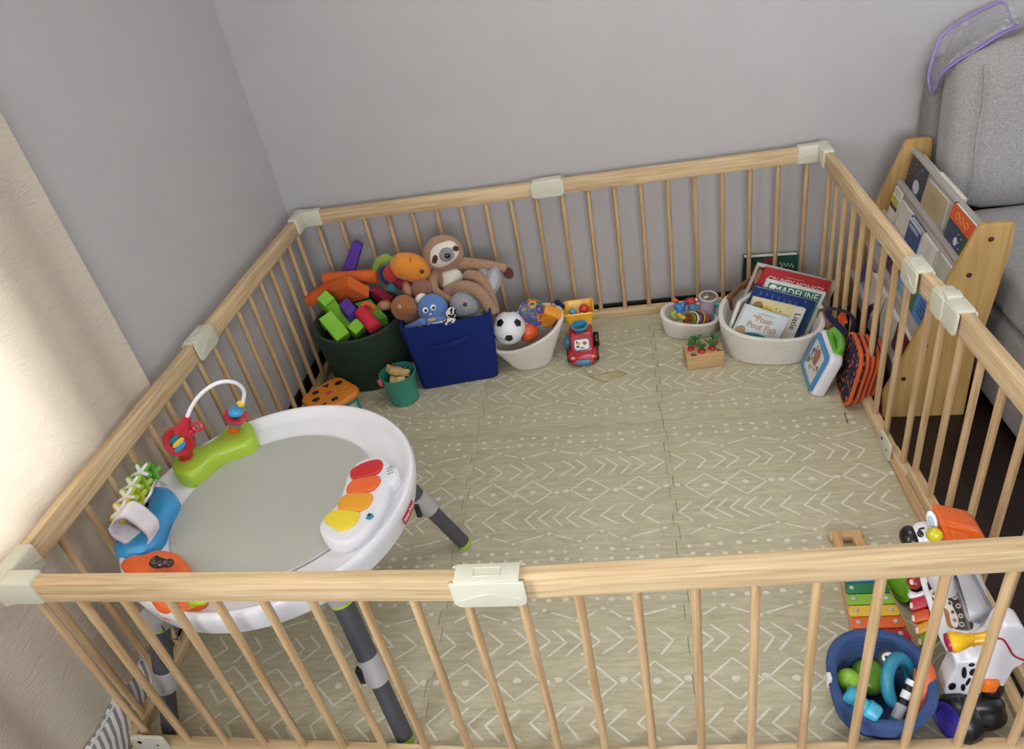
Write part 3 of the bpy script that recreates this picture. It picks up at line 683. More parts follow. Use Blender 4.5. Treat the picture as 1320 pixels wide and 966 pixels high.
# ------------------------------------------------------------------ activity table
TC = V((.09, -1.455, 0)); TR_ = .36
at_ = thing('activity_table', 'round white baby activity table with grey centre and bright toys around its rim', 'activity table', tuple(TC))
def up2(q, z): p = atz(q, z); return (p.x, p.y)
MT = Matrix.Translation(TC)
g = G(); g.lathe([(.30, .392), (.338, .392), (.350, .400), (.357, .425), (.362, .452), (.3615, .462), (.357, .468), (.350, .469), (.344, .465), (.334, .452), (.318, .444), (.262, .440), (.255, .436)], 96, M=MT)
rim = obj('tray', g, WHITE, at_)
g = G(); g.lathe([(.0, .434), (.20, .434), (.252, .436), (.2555, .4405), (.252, .4445), (.246, .4445), (.0, .4435)][::-1], 80, M=MT); obj('centre_disc', g, mat('grey_cover', 'B9BBB4', .45, var=.02, nscale=8), at_)
g = G(); a0 = math.radians(-8)
for t in range(1): pass
ang = math.atan2(atz((516, 657), .44).y - TC.y, atz((516, 657), .44).x - TC.x)
F = frame(TC + V((.3605 * math.cos(ang), .3605 * math.sin(ang), .432)), x=(-math.sin(ang), math.cos(ang), 0), z=(math.cos(ang), math.sin(ang), .12))
g.box(F.to_translation(), (.062, .022, .003), F.to_3x3(), bev=.001, mi=0); g.text('Fisher-Price', F @ T2(0, 0, .0019), .0125, 1, width=.056)
obj('brand_sticker', g, [plast('label_red', 'C22436'), plast('label_white', 'F4F4F4')], rim, label='small red sticker with white lettering')
g = G(); pc = aty(ZD(780, 460), -1.80); g.tube([pc + V((-.008, 0, .04)), pc + V((-.008, -.004, .0)), pc + V((.012, -.004, -.004)), pc + V((.016, 0, .02))], .0022, 8); obj('wire_clip', g, mat('steel', '8A8A90', .3, metal=.9), rim)
# legs
LG = plast('leg_grey', '4A4A50', .5, 0); CL = plast('collar_grey', 'A9A7A8', .4); LIME = plast('lime_plastic', 'A9C93A', .3)
for n_, (top, foot) in enumerate((((.300, -1.262, .40), (.458, -1.231, MZ)), ((.318, -1.705, .40), (.402, -1.826, MZ)), ((-.092, -1.752, .40), (-.214, -1.802, MZ)), ((-.16, -1.25, .40), (-.225, -1.19, MZ)))):
    a, b = V(top), V(foot); d = b - a; g = G()
    g.tube([a + d * t for t in (0, .48)], .0235, 20); g.tube([a + d * t for t in (.48, .965, 1.0)], [.0205, .0205, .018], 20); lg = obj('leg', g, LG, at_)
    g = G(); p = a + d * .50; g.tube([p - d * .085, p - d * .08, p + d * .08, p + d * .085], [.024, .027, .027, .024], 20); obj('collar', g, CL, lg)
    g = G(); o = V((d.y, -d.x, 0)).normalized() if n_ != 0 else V((-.4, -.9, 0)); q = p + o * .028; g.box(q, (.016, .016, .05), bev=.003); obj('clip', g, plast('clip_black', '232326'), lg)
    g = G(); g.tube([a + d * .97, a + d * .9995], [.0215, .0195], 20); obj('lime_foot', g, LIME, lg); g = G(); g.tube([a + d * .05, a + d * .075], .0255, 20); obj('lime_band', g, LIME, lg)
    g = G(); g.tube([a - d * .02, a + d * .06], [.034, .027], 20); obj('socket', g, CL, lg)
# piano
def outline(Z, pts, z): return [V((*up2(Z(*p), z), 0)) for p in pts]
def sm(Z, pts, z, k=5): return [p.xy for p in smooth_closed(outline(Z, pts, z), k)]
pz = .478
g = G(); g.prism(sm(ZC, [(560, 152), (625, 160), (660, 215), (705, 225), (718, 270), (690, 320), (655, 345), (640, 420), (590, 520), (510, 640), (420, 715), (310, 752), (215, 720), (165, 650), (190, 580), (285, 480), (330, 380), (360, 280), (420, 200), (490, 162)], pz), .440, pz, rnd=.010)
pi_ = obj('toy_piano', g, WHITE, at_)
for nm, c, pts in (('red', 'CF2A2E', [(378, 275), (395, 238), (470, 195), (560, 170), (600, 180), (606, 215), (570, 265), (480, 290), (400, 302)]),
                   ('orange', 'EE6B32', [(352, 375), (385, 325), (430, 303), (540, 282), (585, 290), (588, 325), (540, 380), (450, 402), (370, 402)]),
                   ('amber', 'F0A52C', [(293, 488), (320, 435), (370, 408), (480, 400), (530, 408), (536, 440), (500, 500), (430, 528), (320, 512)]),
                   ('yellow', 'F3DC3C', [(200, 590), (235, 540), (300, 515), (430, 530), (444, 555), (410, 620), (320, 660), (240, 625)])):
    g = G(); g.prism(sm(ZC, pts, pz + .006, 4), pz - .004, pz + .007, rnd=.005); obj('piano_key', g, plast('key_' + nm, c, .3), pi_, label=nm + ' piano key')
g = G()
for k in range(3):
    for j in range(3):
        p = atz(ZC(640 + j * 14 + k * 4, 240 + k * 18 - j * 6), pz + .0005); g.cyl(p, p + V((0, 0, .001)), .0016, n=8)
obj('speaker_holes', g, plast('speaker_grey', '55555A'), pi_)
g = G(); p = atz(ZC(520, 572), pz + .001); g.cyl(p, p + V((0, 0, .001)), .010, n=5, mi=0); q = atz(ZC(516, 558), pz + .004); g.cyl(q, q + V((.0, 0, .0015)), .004, n=10, mi=1)
obj('switch', g, [plast('badge_teal', '2FA3B8'), plast('badge_navy', '1E3A52')], pi_)
# lime base with spinner and arch
def dome(Z, pts, z0, z1, rnd, k=5): g = G(); g.prism(sm(Z, pts, (z0 + z1) / 2, k), z0, z1, rnd=rnd); return g
g = dome(ZB, [(252, 775), (275, 835), (340, 857), (410, 843), (500, 775), (580, 700), (700, 655), (810, 615), (858, 560), (850, 490), (800, 445), (720, 440), (650, 485), (580, 570), (500, 620), (410, 645), (320, 680), (270, 720)], .440, .486, .0155)
lb = obj('lime_base', g, LIME, at_)
REDP = plast('toy_red', 'C2273A', .3); TEAL = plast('toy_teal', '3FA0B8', .3); YEL = plast('toy_yellow', 'F2CC38', .3); BLU = plast('toy_blue', '3FA0DC', .25); ORG = plast('toy_orange', 'EE6A2E', .3); DTEAL = plast('toy_dark_teal', '1E7C8C', .3)
ys = atz(ZB(345, 690), .487).y; s_c = aty(ZB(290, 565), ys); Fs = frame(s_c, x=(1, .12, 0), z=(-.1, -1, .35))
g = G(); ar = .034
g.M = Fs; g.lathe([(ar - .012, -.010), (ar + .004, -.012), (ar + .008, -.006), (ar + .008, .006), (ar + .003, .012), (ar - .012, .009), (ar - .014, 0), (ar - .012, -.010)], 36)
g.M = Matrix()
st = atz(ZB(345, 690), .480); g.tube([st, st.lerp(s_c, .35) + V((.004, 0, 0)), s_c + (st - s_c) * .3], [.020, .016, .018], 14)
tp = aty(ZB(348, 385), ys); g.tube([s_c + (tp - s_c) * .45, s_c + (tp - s_c) * .75, tp], [.022, .014, .009], 14)
e1 = aty(ZB(425, 455), ys); g.ring(e1, .011, .0045, Fs.to_3x3().col[2]); g.tube([s_c + (e1 - s_c) * .55, e1 - (e1 - s_c) * .18], [.014, .007], 10)
sf = obj('spinner_frame', g, REDP, lb)
for nm, m_, off, sc_ in (('teal', DTEAL, (-.004, .012), 1), ('yellow', YEL, (.002, .0), .95), ('blue', BLU, (.003, -.012), .9)):
    g = G(); a = math.radians(32); pts = []
    for k in range(24):
        t = 2 * PI * k / 24; x, y = .023 * sc_ * math.cos(t), .0085 * math.sin(t); pts.append((off[0] + x * math.cos(a) - y * math.sin(a), off[1] + x * math.sin(a) + y * math.cos(a)))
    g.prism(pts, -.008, .012, Fs, .004); obj('spinner_blade', g, m_, lb, label=nm + ' spinner blade')
g = G(); g.M = Fs; g.lathe([(.0, -.009), (.026, -.009), (.026, -.006), (0, -.006)], 24); obj('spinner_back', g, plast('spin_dark', '241418'), lb)
ye = atz(ZB(700, 500), .487).y
def yl(t): return ys + (ye - ys) * t
AP = [(348, 385), (380, 310), (440, 225), (520, 160), (600, 128), (680, 128), (735, 155), (764, 200), (760, 255), (752, 290)]
g = G(); g.tube(smooth_open([aty(ZB(*p), yl(min(1, i / 7))) for i, p in enumerate(AP)], 4), .0052, 12); obj('arch', g, WHITE, lb)
g = G(); c = aty(ZB(742, 288), ye); g.ball(c, (.0115, .008, .0105)); obj('bead', g, YEL, lb)
kb = aty(ZB(705, 345), ye); sb_ = atz(ZB(690, 490), .483); ax = (kb - sb_).normalized()
g = G(); g.ball(kb, (.022, .02, .014)); obj('rattle_cap', g, BLU, lb)
def frill(c, r0, r1, h, m_, nm):
    g = G(); F = frame(c, z=ax); vs = []; n = 40
    for k in range(n):
        t = 2 * PI * k / n; w = 1 + .08 * math.cos(9 * t); vs += [F @ V((r0 * math.cos(t), r0 * math.sin(t), 0)), F @ V((r1 * w * math.cos(t), r1 * w * math.sin(t), h)), F @ V((r1 * w * math.cos(t), r1 * w * math.sin(t), h + .004)), F @ V((r0 * .8 * math.cos(t), r0 * .8 * math.sin(t), h + .006))]
    fs = [(4 * k + j, 4 * ((k + 1) % n) + j, 4 * ((k + 1) % n) + (j + 1) % 4, 4 * k + (j + 1) % 4) for k in range(n) for j in range(4)]
    g.put(vs, fs); obj(nm, g, m_, lb)
frill(kb.lerp(sb_, .30), .018, .030, .004, REDP, 'red_frill'); frill(kb.lerp(sb_, .55), .012, .022, .006, TEAL, 'teal_frill')
g = G(); g.tube([sb_ - ax * .004, sb_ + ax * .012, kb.lerp(sb_, .5)], [.014, .016, .008], 16); obj('rattle_base', g, ORG, lb)
g = G(); g.tube([sb_ - ax * .006, sb_ + ax * .003], [.012, .011], 14); obj('washer', g, YEL, lb)
# blue base with star stack, cloud loop
g = dome(ZA, [(325, 395), (390, 345), (480, 350), (527, 405), (510, 475), (462, 545), (425, 655), (345, 738), (215, 788), (150, 770), (138, 700), (200, 660), (275, 600), (310, 500)], .440, .482, .022)
bb = obj('blue_base', g, BLU, at_)
g = G()
for k in range(4):
    p = atz(ZA(268, 752 + 22 * k), .462); g.box(p, (.024 - .003 * k, .005, .022), bev=.0022)
obj('ripple', g, BLU, bb)
zz = .53
def star(c, n_, R_, r_, rot, z0, z1, m_, nm, parent, Fr, inner=.35):
    pts = []
    for k in range(n_ * 2):
        t = rot + PI * k / n_; rad = R_ if k % 2 == 0 else R_ * inner; pts.append(V((rad * math.cos(t), rad * math.sin(t), 0)))
    P = []
    for k in range(n_ * 2):
        t = rot + PI * k / n_
        if k % 2 == 0:
            d = V((math.cos(t), math.sin(t), 0)); s_ = V((-d.y, d.x, 0))
            for a in range(7): an = -PI / 2 + PI * a / 6; P.append(d * (R_ - r_) + d * r_ * math.cos(an) + s_ * r_ * math.sin(an))
        else: P.append(pts[k])
    g = G(); g.prism([p.xy for p in P], z0, z1, Fr, .0018, both=True); return obj(nm, g, m_, parent)
for k, (zx, zy, c) in enumerate(((300, 240, '5FA83A'), (247, 322, '9CC23A'), (213, 395, 'B9C83A'), (178, 480, 'E3C232'))):
    p = aty(ZA(zx, zy), atz(ZA(zx + 100, zy + 130), .47).y)
    Fr = frame(p, x=(.9, .35, .25), z=(-.25, -.6, .75))
    o = star(p, 5, .0325, .0080, .5 + k * .1, -.004, .003, plast('star_' + c, c, .4), 'stacking_star', bb, Fr, .5)
    star(p, 5, .0265, .0042, .5 + k * .1, .003, .0065, WHITE, 'white_star', o, Fr, .3)
    Fr2 = frame(p + V((.018, .012, -.014)), x=(.9, .35, .25), z=(-.25, -.6, .75)); star(p, 5, .026, .0068, .2 + k * .1, -.004, .003, plast('star_' + c, c), 'stacking_star', bb, Fr2, .5)
g = G(); pp = [atz(ZA(400, 330), .475), aty(ZA(330, 300), atz(ZA(400, 330), .475).y), aty(ZA(290, 380), atz(ZA(300, 600), .475).y), aty(ZA(240, 480), atz(ZA(300, 600), .475).y), atz(ZA(300, 600), .478)]
g.tube(smooth_open([V(q) + V((.012, .02, -.012)) for q in pp], 5), .003, 8); obj('star_rail', g, WHITE, bb)
# cloud loop: a folded white band
cy_ = atz(ZA(250, 700), .47).y
topl = [aty(ZA(*q), cy_) for q in ((85, 590), (115, 545), (170, 512), (220, 535), (260, 560), (310, 605), (345, 640), (352, 680))]
botl = [aty(ZA(*q), cy_ - .004) for q in ((80, 610), (110, 650), (160, 680), (215, 705), (262, 730), (290, 738), (330, 722), (352, 685))]
loop = smooth_closed(topl + botl[::-1], 3); g = G(); dpt = V((.012, .05, .012)); inn = []
cc = sum(loop, V()) / len(loop); n = len(loop); vs = []
for q in loop:
    i_ = cc + (q - cc) * .80 if True else q; vs += [q, q + dpt, i_ + dpt * .9, i_]
fs = [(4 * k + j, 4 * ((k + 1) % n) + j, 4 * ((k + 1) % n) + (j + 1) % 4, 4 * k + (j + 1) % 4) for k in range(n) for j in range(4)]
g.put(vs, fs); obj('cloud_band', g, mat('white_fabric', 'E6E2EA', .8, bump=.15, bscale=300), bb, sharp=60, sub=1)
g = G(); g.poly([cc + (q - cc) * .82 + dpt * .9 for q in loop]); obj('mirror_panel', g, plast('mirror_grey', 'A9A4AC', .15), bb)
# orange base with dark knob and lime bead
g = dome(lambda x, y: (x, y), [(158, 735), (172, 722), (190, 719.5), (209, 714), (232, 719.5), (245, 733), (258, 752), (266, 772), (252, 788), (230, 794), (208, 792), (195, 778), (178, 758)], .440, .476, .011)
ob = obj('orange_base', g, ORG, at_)
DBR = plast('dark_brown', '2E1A14', .12, .6); g = G(); p = aty((207, 726), atz((210, 735), .478).y)
g.ball(p + V((-.006, 0, .0)), (.020, .014, .012), Euler((0, .3, .2)).to_matrix()); g.ball(p + V((.016, .002, -.004)), (.014, .012, .009)); g.ball(p + V((-.012, .004, .006)), (.010, .012, .009)); obj('dark_knob', g, DBR, ob, remesh=.003)
g = G(); p = atz((254, 776), .488); g.ball(p + V((-.008, 0, 0)), (.012, .012, .010)); g.ball(p + V((.010, .002, 0)), (.014, .010, .009)); g.ball(p + V((.0, .0, .001)), (.012, .009, .008)); obj('lime_bead', g, plast('lime_bright', 'B4D426', .25), ob, remesh=.003)
g = G(); p = atz((228, 782), .4785); g.ball(p, (.003, .003, .002)); obj('eye_dot', g, BLACK, ob)
# ------------------------------------------------------------------ rope baskets
def rope_basket(name, label, c, a0, b0, a1, b1, H, coils, col, rot=0, ex=2.2, th=.010, n=56, bow=.8, amp=.0056, zb=MZ):
    o = thing(name, label, 'basket', (c[0], c[1], zb)); M = Matrix.Translation(V((c[0], c[1], zb))) @ Matrix.Rotation(rot, 4, 'Z')
    m = mat('rope_' + col, col, .95, var=.07, nscale=240, bump=.3, bscale=420, spec=.1, sheen=.1, stretch=(1, 1, .6)); vs = []; fs = []; rows = 0
    def se(q, a, b):
        cq, sq = math.cos(q), math.sin(q); r = (abs(cq) ** ex + abs(sq) ** ex) ** (-1 / ex); return a * r * cq, b * r * sq
    lay = []
    for k in range(coils):
        for u, w in ((0, 0), (.2, .74), (.5, 1), (.8, .74)): lay.append(((k + u) / coils, amp * w))
    lay += [(1, 0), (1.004, -.003), (1.004, -th + .003), (1, -th)]
    for k in range(coils, 0, -1):
        for u, w in ((.8, .74), (.5, 1), (.2, .74), (0, 0)): lay.append(((k - 1 + u) / coils, -th - amp * .7 * w))
    for t, off in lay:
        tt = min(1, t) ** bow
        for k in range(n):
            q = 2 * PI * k / n; x, y = se(q, a0 + (a1 - a0) * tt + off, b0 + (b1 - b0) * tt + off)
            z = t * H(q); vs.append((x, y, max(z, .0012 if off > -th * .9 else .008)))
    L_ = len(lay)
    for l in range(L_ - 1):
        for k in range(n): fs.append((l * n + k, l * n + (k + 1) % n, (l + 1) * n + (k + 1) % n, (l + 1) * n + k))
    fs += [tuple(reversed(range(n))), tuple(range((L_ - 1) * n, L_ * n))]
    g = G(M); g.put(vs, fs); obj('woven_body', g, m, o, sharp=80); return o, M
rope_basket('rope_basket', 'dark green rope basket full of foam blocks in the back left pen corner', (-.072, -.232), .158, .158, .182, .182, lambda q: .262 + .012 * math.sin(q) , 26, '2F4234', ex=2.0)
# foam blocks ---------------------------------------------------------------
LG1 = foam('foam_lime', '86C440'); LG2 = foam('foam_green', '5E9A36'); FO = foam('foam_orange', 'DF6C34'); FP = foam('foam_purple', '5B3C9C'); FR = foam('foam_red', 'CF3348'); FM = foam('foam_maroon', 'A8344A')
GBK = 'foam building blocks in the green basket'
def block(label, g, m): o = obj('foam_block', g, m); o.data.transform(Matrix()); tag(o, label, 'toy block', GBK); return o
def brick(o, X, Y, Z): return [V(o) + V(X) * a + V(Y) * b + V(Z) * c for c in (0, 1) for a, b in ((0, 0), (1, 0), (1, 1), (0, 1))]
def hexa(g, P): return g.put(P, [(0, 3, 2, 1), (4, 5, 6, 7), (0, 1, 5, 4), (1, 2, 6, 5), (2, 3, 7, 6), (3, 0, 4, 7)])
def bevel(o, w=.003): k = o.modifiers.new('b', 'BEVEL'); k.width = w; k.segments = 2; k.limit_method = 'ANGLE'; return o
def arch(label, o, X, Y, Z, L_, hgt, th, leg, m, rad=None):
    """arch block: two legs along X joined by a bar, legs pointing along Z, thickness along Y."""
    F = Matrix(((X.x, Z.x, -Y.x, o.x), (X.y, Z.y, -Y.y, o.y), (X.z, Z.z, -Y.z, o.z), (0, 0, 0, 1)))
    r = (L_ - 2 * leg) / 2; P = [(0, 0), (L_, 0), (L_, hgt), (L_ - leg, hgt)] + [(L_ / 2 + r * math.cos(t), hgt - r * .95 * math.sin(t)) for t in [PI * k / 12 for k in range(1, 12)]] + [(leg, hgt), (0, hgt)]
    g = G(); g.prism(P, -th, 0, F); return bevel(block(label, g, m))
def onpl(p, P0, n_): d = ray(p); return CAM + d * ((V(P0) - CAM).dot(n_) / d.dot(n_))
A1, A2 = aty(ZG(320, 607), -.275), aty(ZG(577, 850), -.33)
NT = (tocam(A1) * .8 + V((0, 0, 1)) * .45).normalized()
X = (A2 - A1); X = (X - NT * X.dot(NT)).normalized(); hY = NT.cross(X).normalized(); Lg = .046; tot = (A2 - A1).length + Lg
arch('lime green arch block with both legs pointing up at the front of the green basket', A1 - X * Lg / 2 - NT * .10 - hY * .026, X, hY, NT, tot, .10, .050, Lg, LG1)
P0 = aty(ZG(385, 840), -.365); c0 = [onpl(ZG(*q), P0, NT) for q in ((262, 780), (415, 965), (505, 890), (370, 715))]
X = c0[1] - c0[0]; L_ = X.length; Xn = X.normalized(); Yn = NT.cross(Xn); w_ = abs((c0[3] - c0[0]).dot(Yn)); b0 = c0[0]; b0 = b0 if (c0[3] - c0[0]).dot(Yn) > 0 else b0 - Yn * w_
P = [(0, 0), (L_, 0), (L_, -.075), (L_ * .74, -.075)] + [(L_ / 2 + L_ * .24 * math.cos(t), -.075 + .04 * math.sin(t)) for t in [PI * k / 10 for k in range(1, 10)]] + [(L_ * .26, -.075), (0, -.075)]
B1 = b0 + Yn * w_; g = G(); g.prism(P, 0, w_, Matrix(((Xn.x, NT.x, -Yn.x, B1.x), (Xn.y, NT.y, -Yn.y, B1.y), (Xn.z, NT.z, -Yn.z, B1.z), (0, 0, 0, 1))))
bevel(block('lime green bridge block with a flat top, foremost over the rim of the green basket', g, LG1))
def slab(label, tl, tr, br, y, hgt, m, tilt=.6):
    n_ = (tocam(aty(tl, y)) * tilt + V((0, 0, 1))).normalized(); P0 = aty(tl, y); a, b, c = P0, onpl(tr, P0, n_), onpl(br, P0, n_)
    g = G(); hexa(g, brick(a - n_ * hgt, b - a, c - b, n_ * hgt)); return bevel(block(label, g, m))
p1, p2, p3 = aty(ZG(505, 420), -.225), aty(ZG(685, 514), -.215), aty(ZG(255, 505), -.155)
dn = (aty(ZG(505, 514), -.228) - p1)
g = G(); hexa(g, brick(p1 + dn, p2 - p1, p3 - p1, -dn)); bevel(block('bright orange square ended block lying across the green basket', g, FO))
p = aty(ZG(215, 590), -.17); g = G(); g.box(p + V((.02, 0, .0)), (.10, .05, .040), Euler((0, -.28, .25)).to_matrix(), bev=.003); block('orange plank block sticking out on the left of the green basket', g, FO)
p, q = aty(ZG(310, 455), -.12), aty(ZG(755, 425), -.12); g = G(); g.capsule(p, q, .0285, 24, bev=.12); block('long orange cylinder block behind the orange square ended block', g, FO)
p = aty(ZG(590, 150), -.06); q = aty(ZG(500, 420), -.075); a = aty(ZG(640, 165), -.06); g = G()
t_ = (p - q).normalized(); s_ = (a - p); s_ = (s_ - t_ * s_.dot(t_)).normalized(); n_ = t_.cross(s_); g.put([q + s_ * x * w + n_ * y for (z, w) in ((0, .034), (1, .0)) for x in (-1, 1) for y in (-.02, .02)][:0], [])
R_ = Matrix((s_, n_, t_)).transposed(); g.box((p + q) / 2 - t_ * .03, (.054, .05, (p - q).length + .06), R_, bev=.004, taper=(.72, .8)); block('tall purple wedge block standing against the back fence', g, FP)
slab('purple cube block in the middle of the green basket', ZG(425, 660), ZG(495, 600), ZG(578, 690), -.275, .07, FP)
p, q = aty(ZG(612, 715), -.28), aty(ZG(735, 860), -.345); g = G(); g.capsule(p, q, .0285, 24, bev=.1); block('red cylinder block lying towards the front rim of the green basket', g, FR)
p = aty(ZG(665, 710), -.27); g = G(); pts = [(.030 * math.cos(t), .030 * math.sin(t)) for t in [PI * k / 10 for k in range(11)]] + [(.016 * math.cos(t), .016 * math.sin(t)) for t in [PI * (10 - k) / 10 for k in range(11)]]
g.prism(pts, -.02, .02, frame(p, z=(.5, -.3, .8)), .002); block('small orange half ring block on the red cylinder', g, FO)
slab('green flat block at the right side of the green basket', ZG(560, 650), ZG(690, 612), ZG(832, 762), -.235, .07, LG2)
slab('maroon block at the right of the green basket beside the orange plush', ZG(690, 540), ZG(745, 500), ZG(890, 600), -.165, .06, FM)
g = G(); g.box((-.09, -.2, .13), (.18, .15, .10), Euler((0, 0, .4)).to_matrix(), bev=.004); block('dark blue block glimpsed deep between the blocks in the green basket', g, foam('foam_blue', '2A3570'))
# ------------------------------------------------------------------ shape sorter
cs = V((-.152, -.530, 0)); ss = thing('shape_sorter', 'shape sorter bucket with orange lid full of cut-out holes behind the activity table', 'shape sorter', (cs.x, cs.y, MZ), .87)
MS = WM[ss]
def rr(a, b, r, k=6):
    P = []
    for sx, sy, a0 in ((1, -1, -90), (1, 1, 0), (-1, 1, 90), (-1, -1, 180)):
        for t in range(k + 1): an = math.radians(a0 + 90 * t / k); P.append((sx * (a - r) + r * math.cos(an), sy * (b - r) + r * math.sin(an)))
    return P
g = G(MS); g.prism(rr(.078, .078, .03), .001, .078, rnd=.003); g.box((.0785, 0, .040), (.003, .11, .04), bev=.001, mi=1); g.box((0, -.0785, .040), (.11, .003, .04), bev=.001, mi=1)
obj('tub', g, [plast('tub_teal', '3F8C94', .4), mat('tub_print', '9FB6B4', .4, var=.4, nscale=120)], ss)
g = G(MS); g.prism(rr(.094, .090, .045), .074, .102, rnd=.012, both=True); lid = obj('lid', g, plast('lid_orange', 'E0862A', .4), ss)
hm = plast('hole_dark', '1C1210', .7)
for k, (hx, hy, kind) in enumerate(((-.055, -.045, 3), (-.01, -.05, 4), (.05, -.035, 24), (-.055, .012, 5), (-.03, .055, 4), (.02, .058, 3), (.06, .03, 6))):
    g = G(MS); P = [(hx + .018 * math.cos(2 * PI * q / kind + .4), hy + .015 * math.sin(2 * PI * q / kind + .4)) for q in range(kind)]
    if kind == 24: g.tube([V((x, y, .1025)) for x, y in P], .003, 6, True); obj('round_rim', g, plast('lid_orange', 'E0862A'), lid)
    else: g.prism(P, .09, .1025); obj('shape_hole', g, hm, lid)
g = G(MS); g.prism([(.0 + .016 * math.cos(PI * k / 5) * (1 if k % 2 else .5), .004 + .014 * math.sin(PI * k / 5) * (1 if k % 2 else .5)) for k in range(10)], .096, .105); obj('star_piece', g, plast('pink_star', 'C84A70'), lid)
# ------------------------------------------------------------------ teal bucket
tb = thing('toy_bucket', 'small teal toy bucket with coral knobs standing before the navy bin', 'bucket', (.108, -.465, MZ), .15)
g = G(WM[tb]); N_ = 40; prof = [(.054, 0), (.058, .04), (.066, .112), (.0675, .125), (.0695, .128), (.0705, .124), (.068, .118)]
vs = []; fs = []; lay = [(.056, .0), (.0565, .014), (.060, .05), (.0685, .120), (.0715, .124), (.0715, .128), (.068, .128), (.065, .118), (.055, .02), (.0, .02)]
for r, z in lay:
    for k in range(N_):
        q = 2 * PI * k / N_; zz_ = z
        if r == .056: zz_ = .012 if (k % 8) in (2, 3, 4) else .001
        vs.append((r * math.cos(q), r * math.sin(q), zz_))
for l in range(len(lay) - 1):
    for k in range(N_): fs.append((l * N_ + k, l * N_ + (k + 1) % N_, (l + 1) * N_ + (k + 1) % N_, (l + 1) * N_ + k))
g.put(vs, fs); obj('pail', g, plast('pail_teal', '3A9482', .4), tb)
CORAL = plast('coral_knob', 'CF4B4E', .4)
for a in (3.55, .75):
    d = V((math.cos(a), math.sin(a), 0)); g = G(WM[tb]); g.cyl(d * .068 + V((0, 0, .112)), d * .080 + V((0, 0, .110)), .016, .015, 20); obj('knob', g, CORAL, tb)
GW = 'wooden vehicles in the teal bucket'; TWD = wood('plain_toy_wood', 'D8B884', 'BE9A62', 'x', 6)
def car(label, c, rz, tilt, L_, col):
    o = thing('toy_car', label, 'toy car', c, 0, GW); M = Matrix.Translation(V(c)) @ Euler((tilt, .2, rz)).to_matrix().to_4x4()
    F = M @ Matrix(((1, 0, 0, 0), (0, 0, -1, 0), (0, 1, 0, 0), (0, 0, 0, 1)))
    h = L_ / 2; g = G(); g.prism([p.xy for p in smooth_closed([(-h, -.012, 0), (h, -.012, 0), (h, .004, 0), (h * .5, .010, 0), (h * .25, .026, 0), (-h * .5, .026, 0), (-h * .7, .010, 0), (-h, .006, 0)], 3)], -.014, .014, F, .003, both=True); obj('body', g, col, o)
    for x in (-h * .6, h * .6):
        for y in (-1, 1):
            g = G(M); g.cyl((x, y * .0125, -.012), (x, y * .0175, -.012), .0105, n=16); g.cyl((x, y * .0170, -.012), (x, y * .0182, -.012), .0045, n=12, mi=1); obj('wheel', g, [plast('car_tyre', '2A1814', .5), TWD], o)
car('plain wooden toy car lying on its side on top in the teal bucket', aty((512, 478), -.455), -.25, 1.1, .085, TWD)
car('cream wooden toy car with white wheel arch lower in the teal bucket', aty((518, 492), -.475) - V((0, 0, .006)), .25, .5, .075, wood('pale_toy_wood', 'E2CE9A', 'CDB47C', 'x', 6))
car('small tan wooden car near the left knob inside the teal bucket', (.085, -.478, .104), 1.9, .4, .055, TWD)
# ------------------------------------------------------------------ navy bin and plush toys
NAVY = mat('navy_fabric', '16296E', .8, var=.06, nscale=200, bump=.15, bscale=500, spec=.2)
nb = thing('storage_bin', 'royal blue fabric storage bin overflowing with plush toys', 'storage bin', (.30, -.27, MZ), .153)
g = G(WM[nb]); lay = [(.148, .122, 0), (.152, .126, .004), (.160, .132, .15), (.171, .142, .285), (.171, .142, .290), (.164, .135, .290), (.163, .134, .28), (.150, .124, .012)]
vs = []; fs = []; K = None
for a, b, z in lay:
    P = rr(a, b, .022, 4); K = len(P); vs += [(x + .006 * math.sin(z * 9) * (1 if x > 0 else 0), y - (.006 * math.sin(PI * z / .3) if y < -b * .9 else 0), z) for x, y in P]
for l in range(len(lay) - 1):
    for k in range(K): fs.append((l * K + k, l * K + (k + 1) % K, (l + 1) * K + (k + 1) % K, (l + 1) * K + k))
fs += [tuple(reversed(range(K))), tuple(range((len(lay) - 1) * K, len(lay) * K))]
g.put(vs, fs); obj('fabric_box', g, NAVY, nb)
g = G(WM[nb]); g.tube(smooth_open([(-.075, -.141, .185), (-.04, -.149, .194), (0, -.152, .196), (.04, -.149, .202), (.075, -.142, .208)], 4), [.013] * 17, 8, flat=.28, up=(0, 0, 1)); obj('handle', g, NAVY, nb)
BRN = fuzzy('plush_tan', 'A98468'); DBN = fuzzy('plush_dark_brown', '5C3526'); CRM = fuzzy('plush_cream', 'E4DCCB', .08); GRP = fuzzy('plush_grey', '9A989C'); 
def lens(c, n_, r1, r2, th, ang=0):
    """flattened patch at c facing n_."""
    return frame(c, z=n_) @ Matrix.Rotation(ang, 4, 'Z') @ Matrix.Diagonal((r1, r2, th, 1))
def patch(g, c, n_, r1, r2, th, ang=0, mi=None):
    M = frame(c, x=(V((1, 0, 0)) - V(n_).normalized() * V(n_).normalized().x).normalized(), z=n_) @ Matrix.Rotation(ang, 4, 'Z'); b = bmesh.new(); bmesh.ops.create_uvsphere(b, u_segments=20, v_segments=10, radius=1)
    for v in b.verts: v.co = M @ V((v.co.x * r1, v.co.y * r2, v.co.z * th))
    return g.merge(b, mi)
def onball(c, r, px, y0=None):
    """point where the view through px meets the ball (c, r)."""
    d = ray(px).normalized(); oc = CAM - V(c); b = oc.dot(d); q = b * b - oc.dot(oc) + r * r
    return CAM + d * (-b - math.sqrt(max(q, 0)))
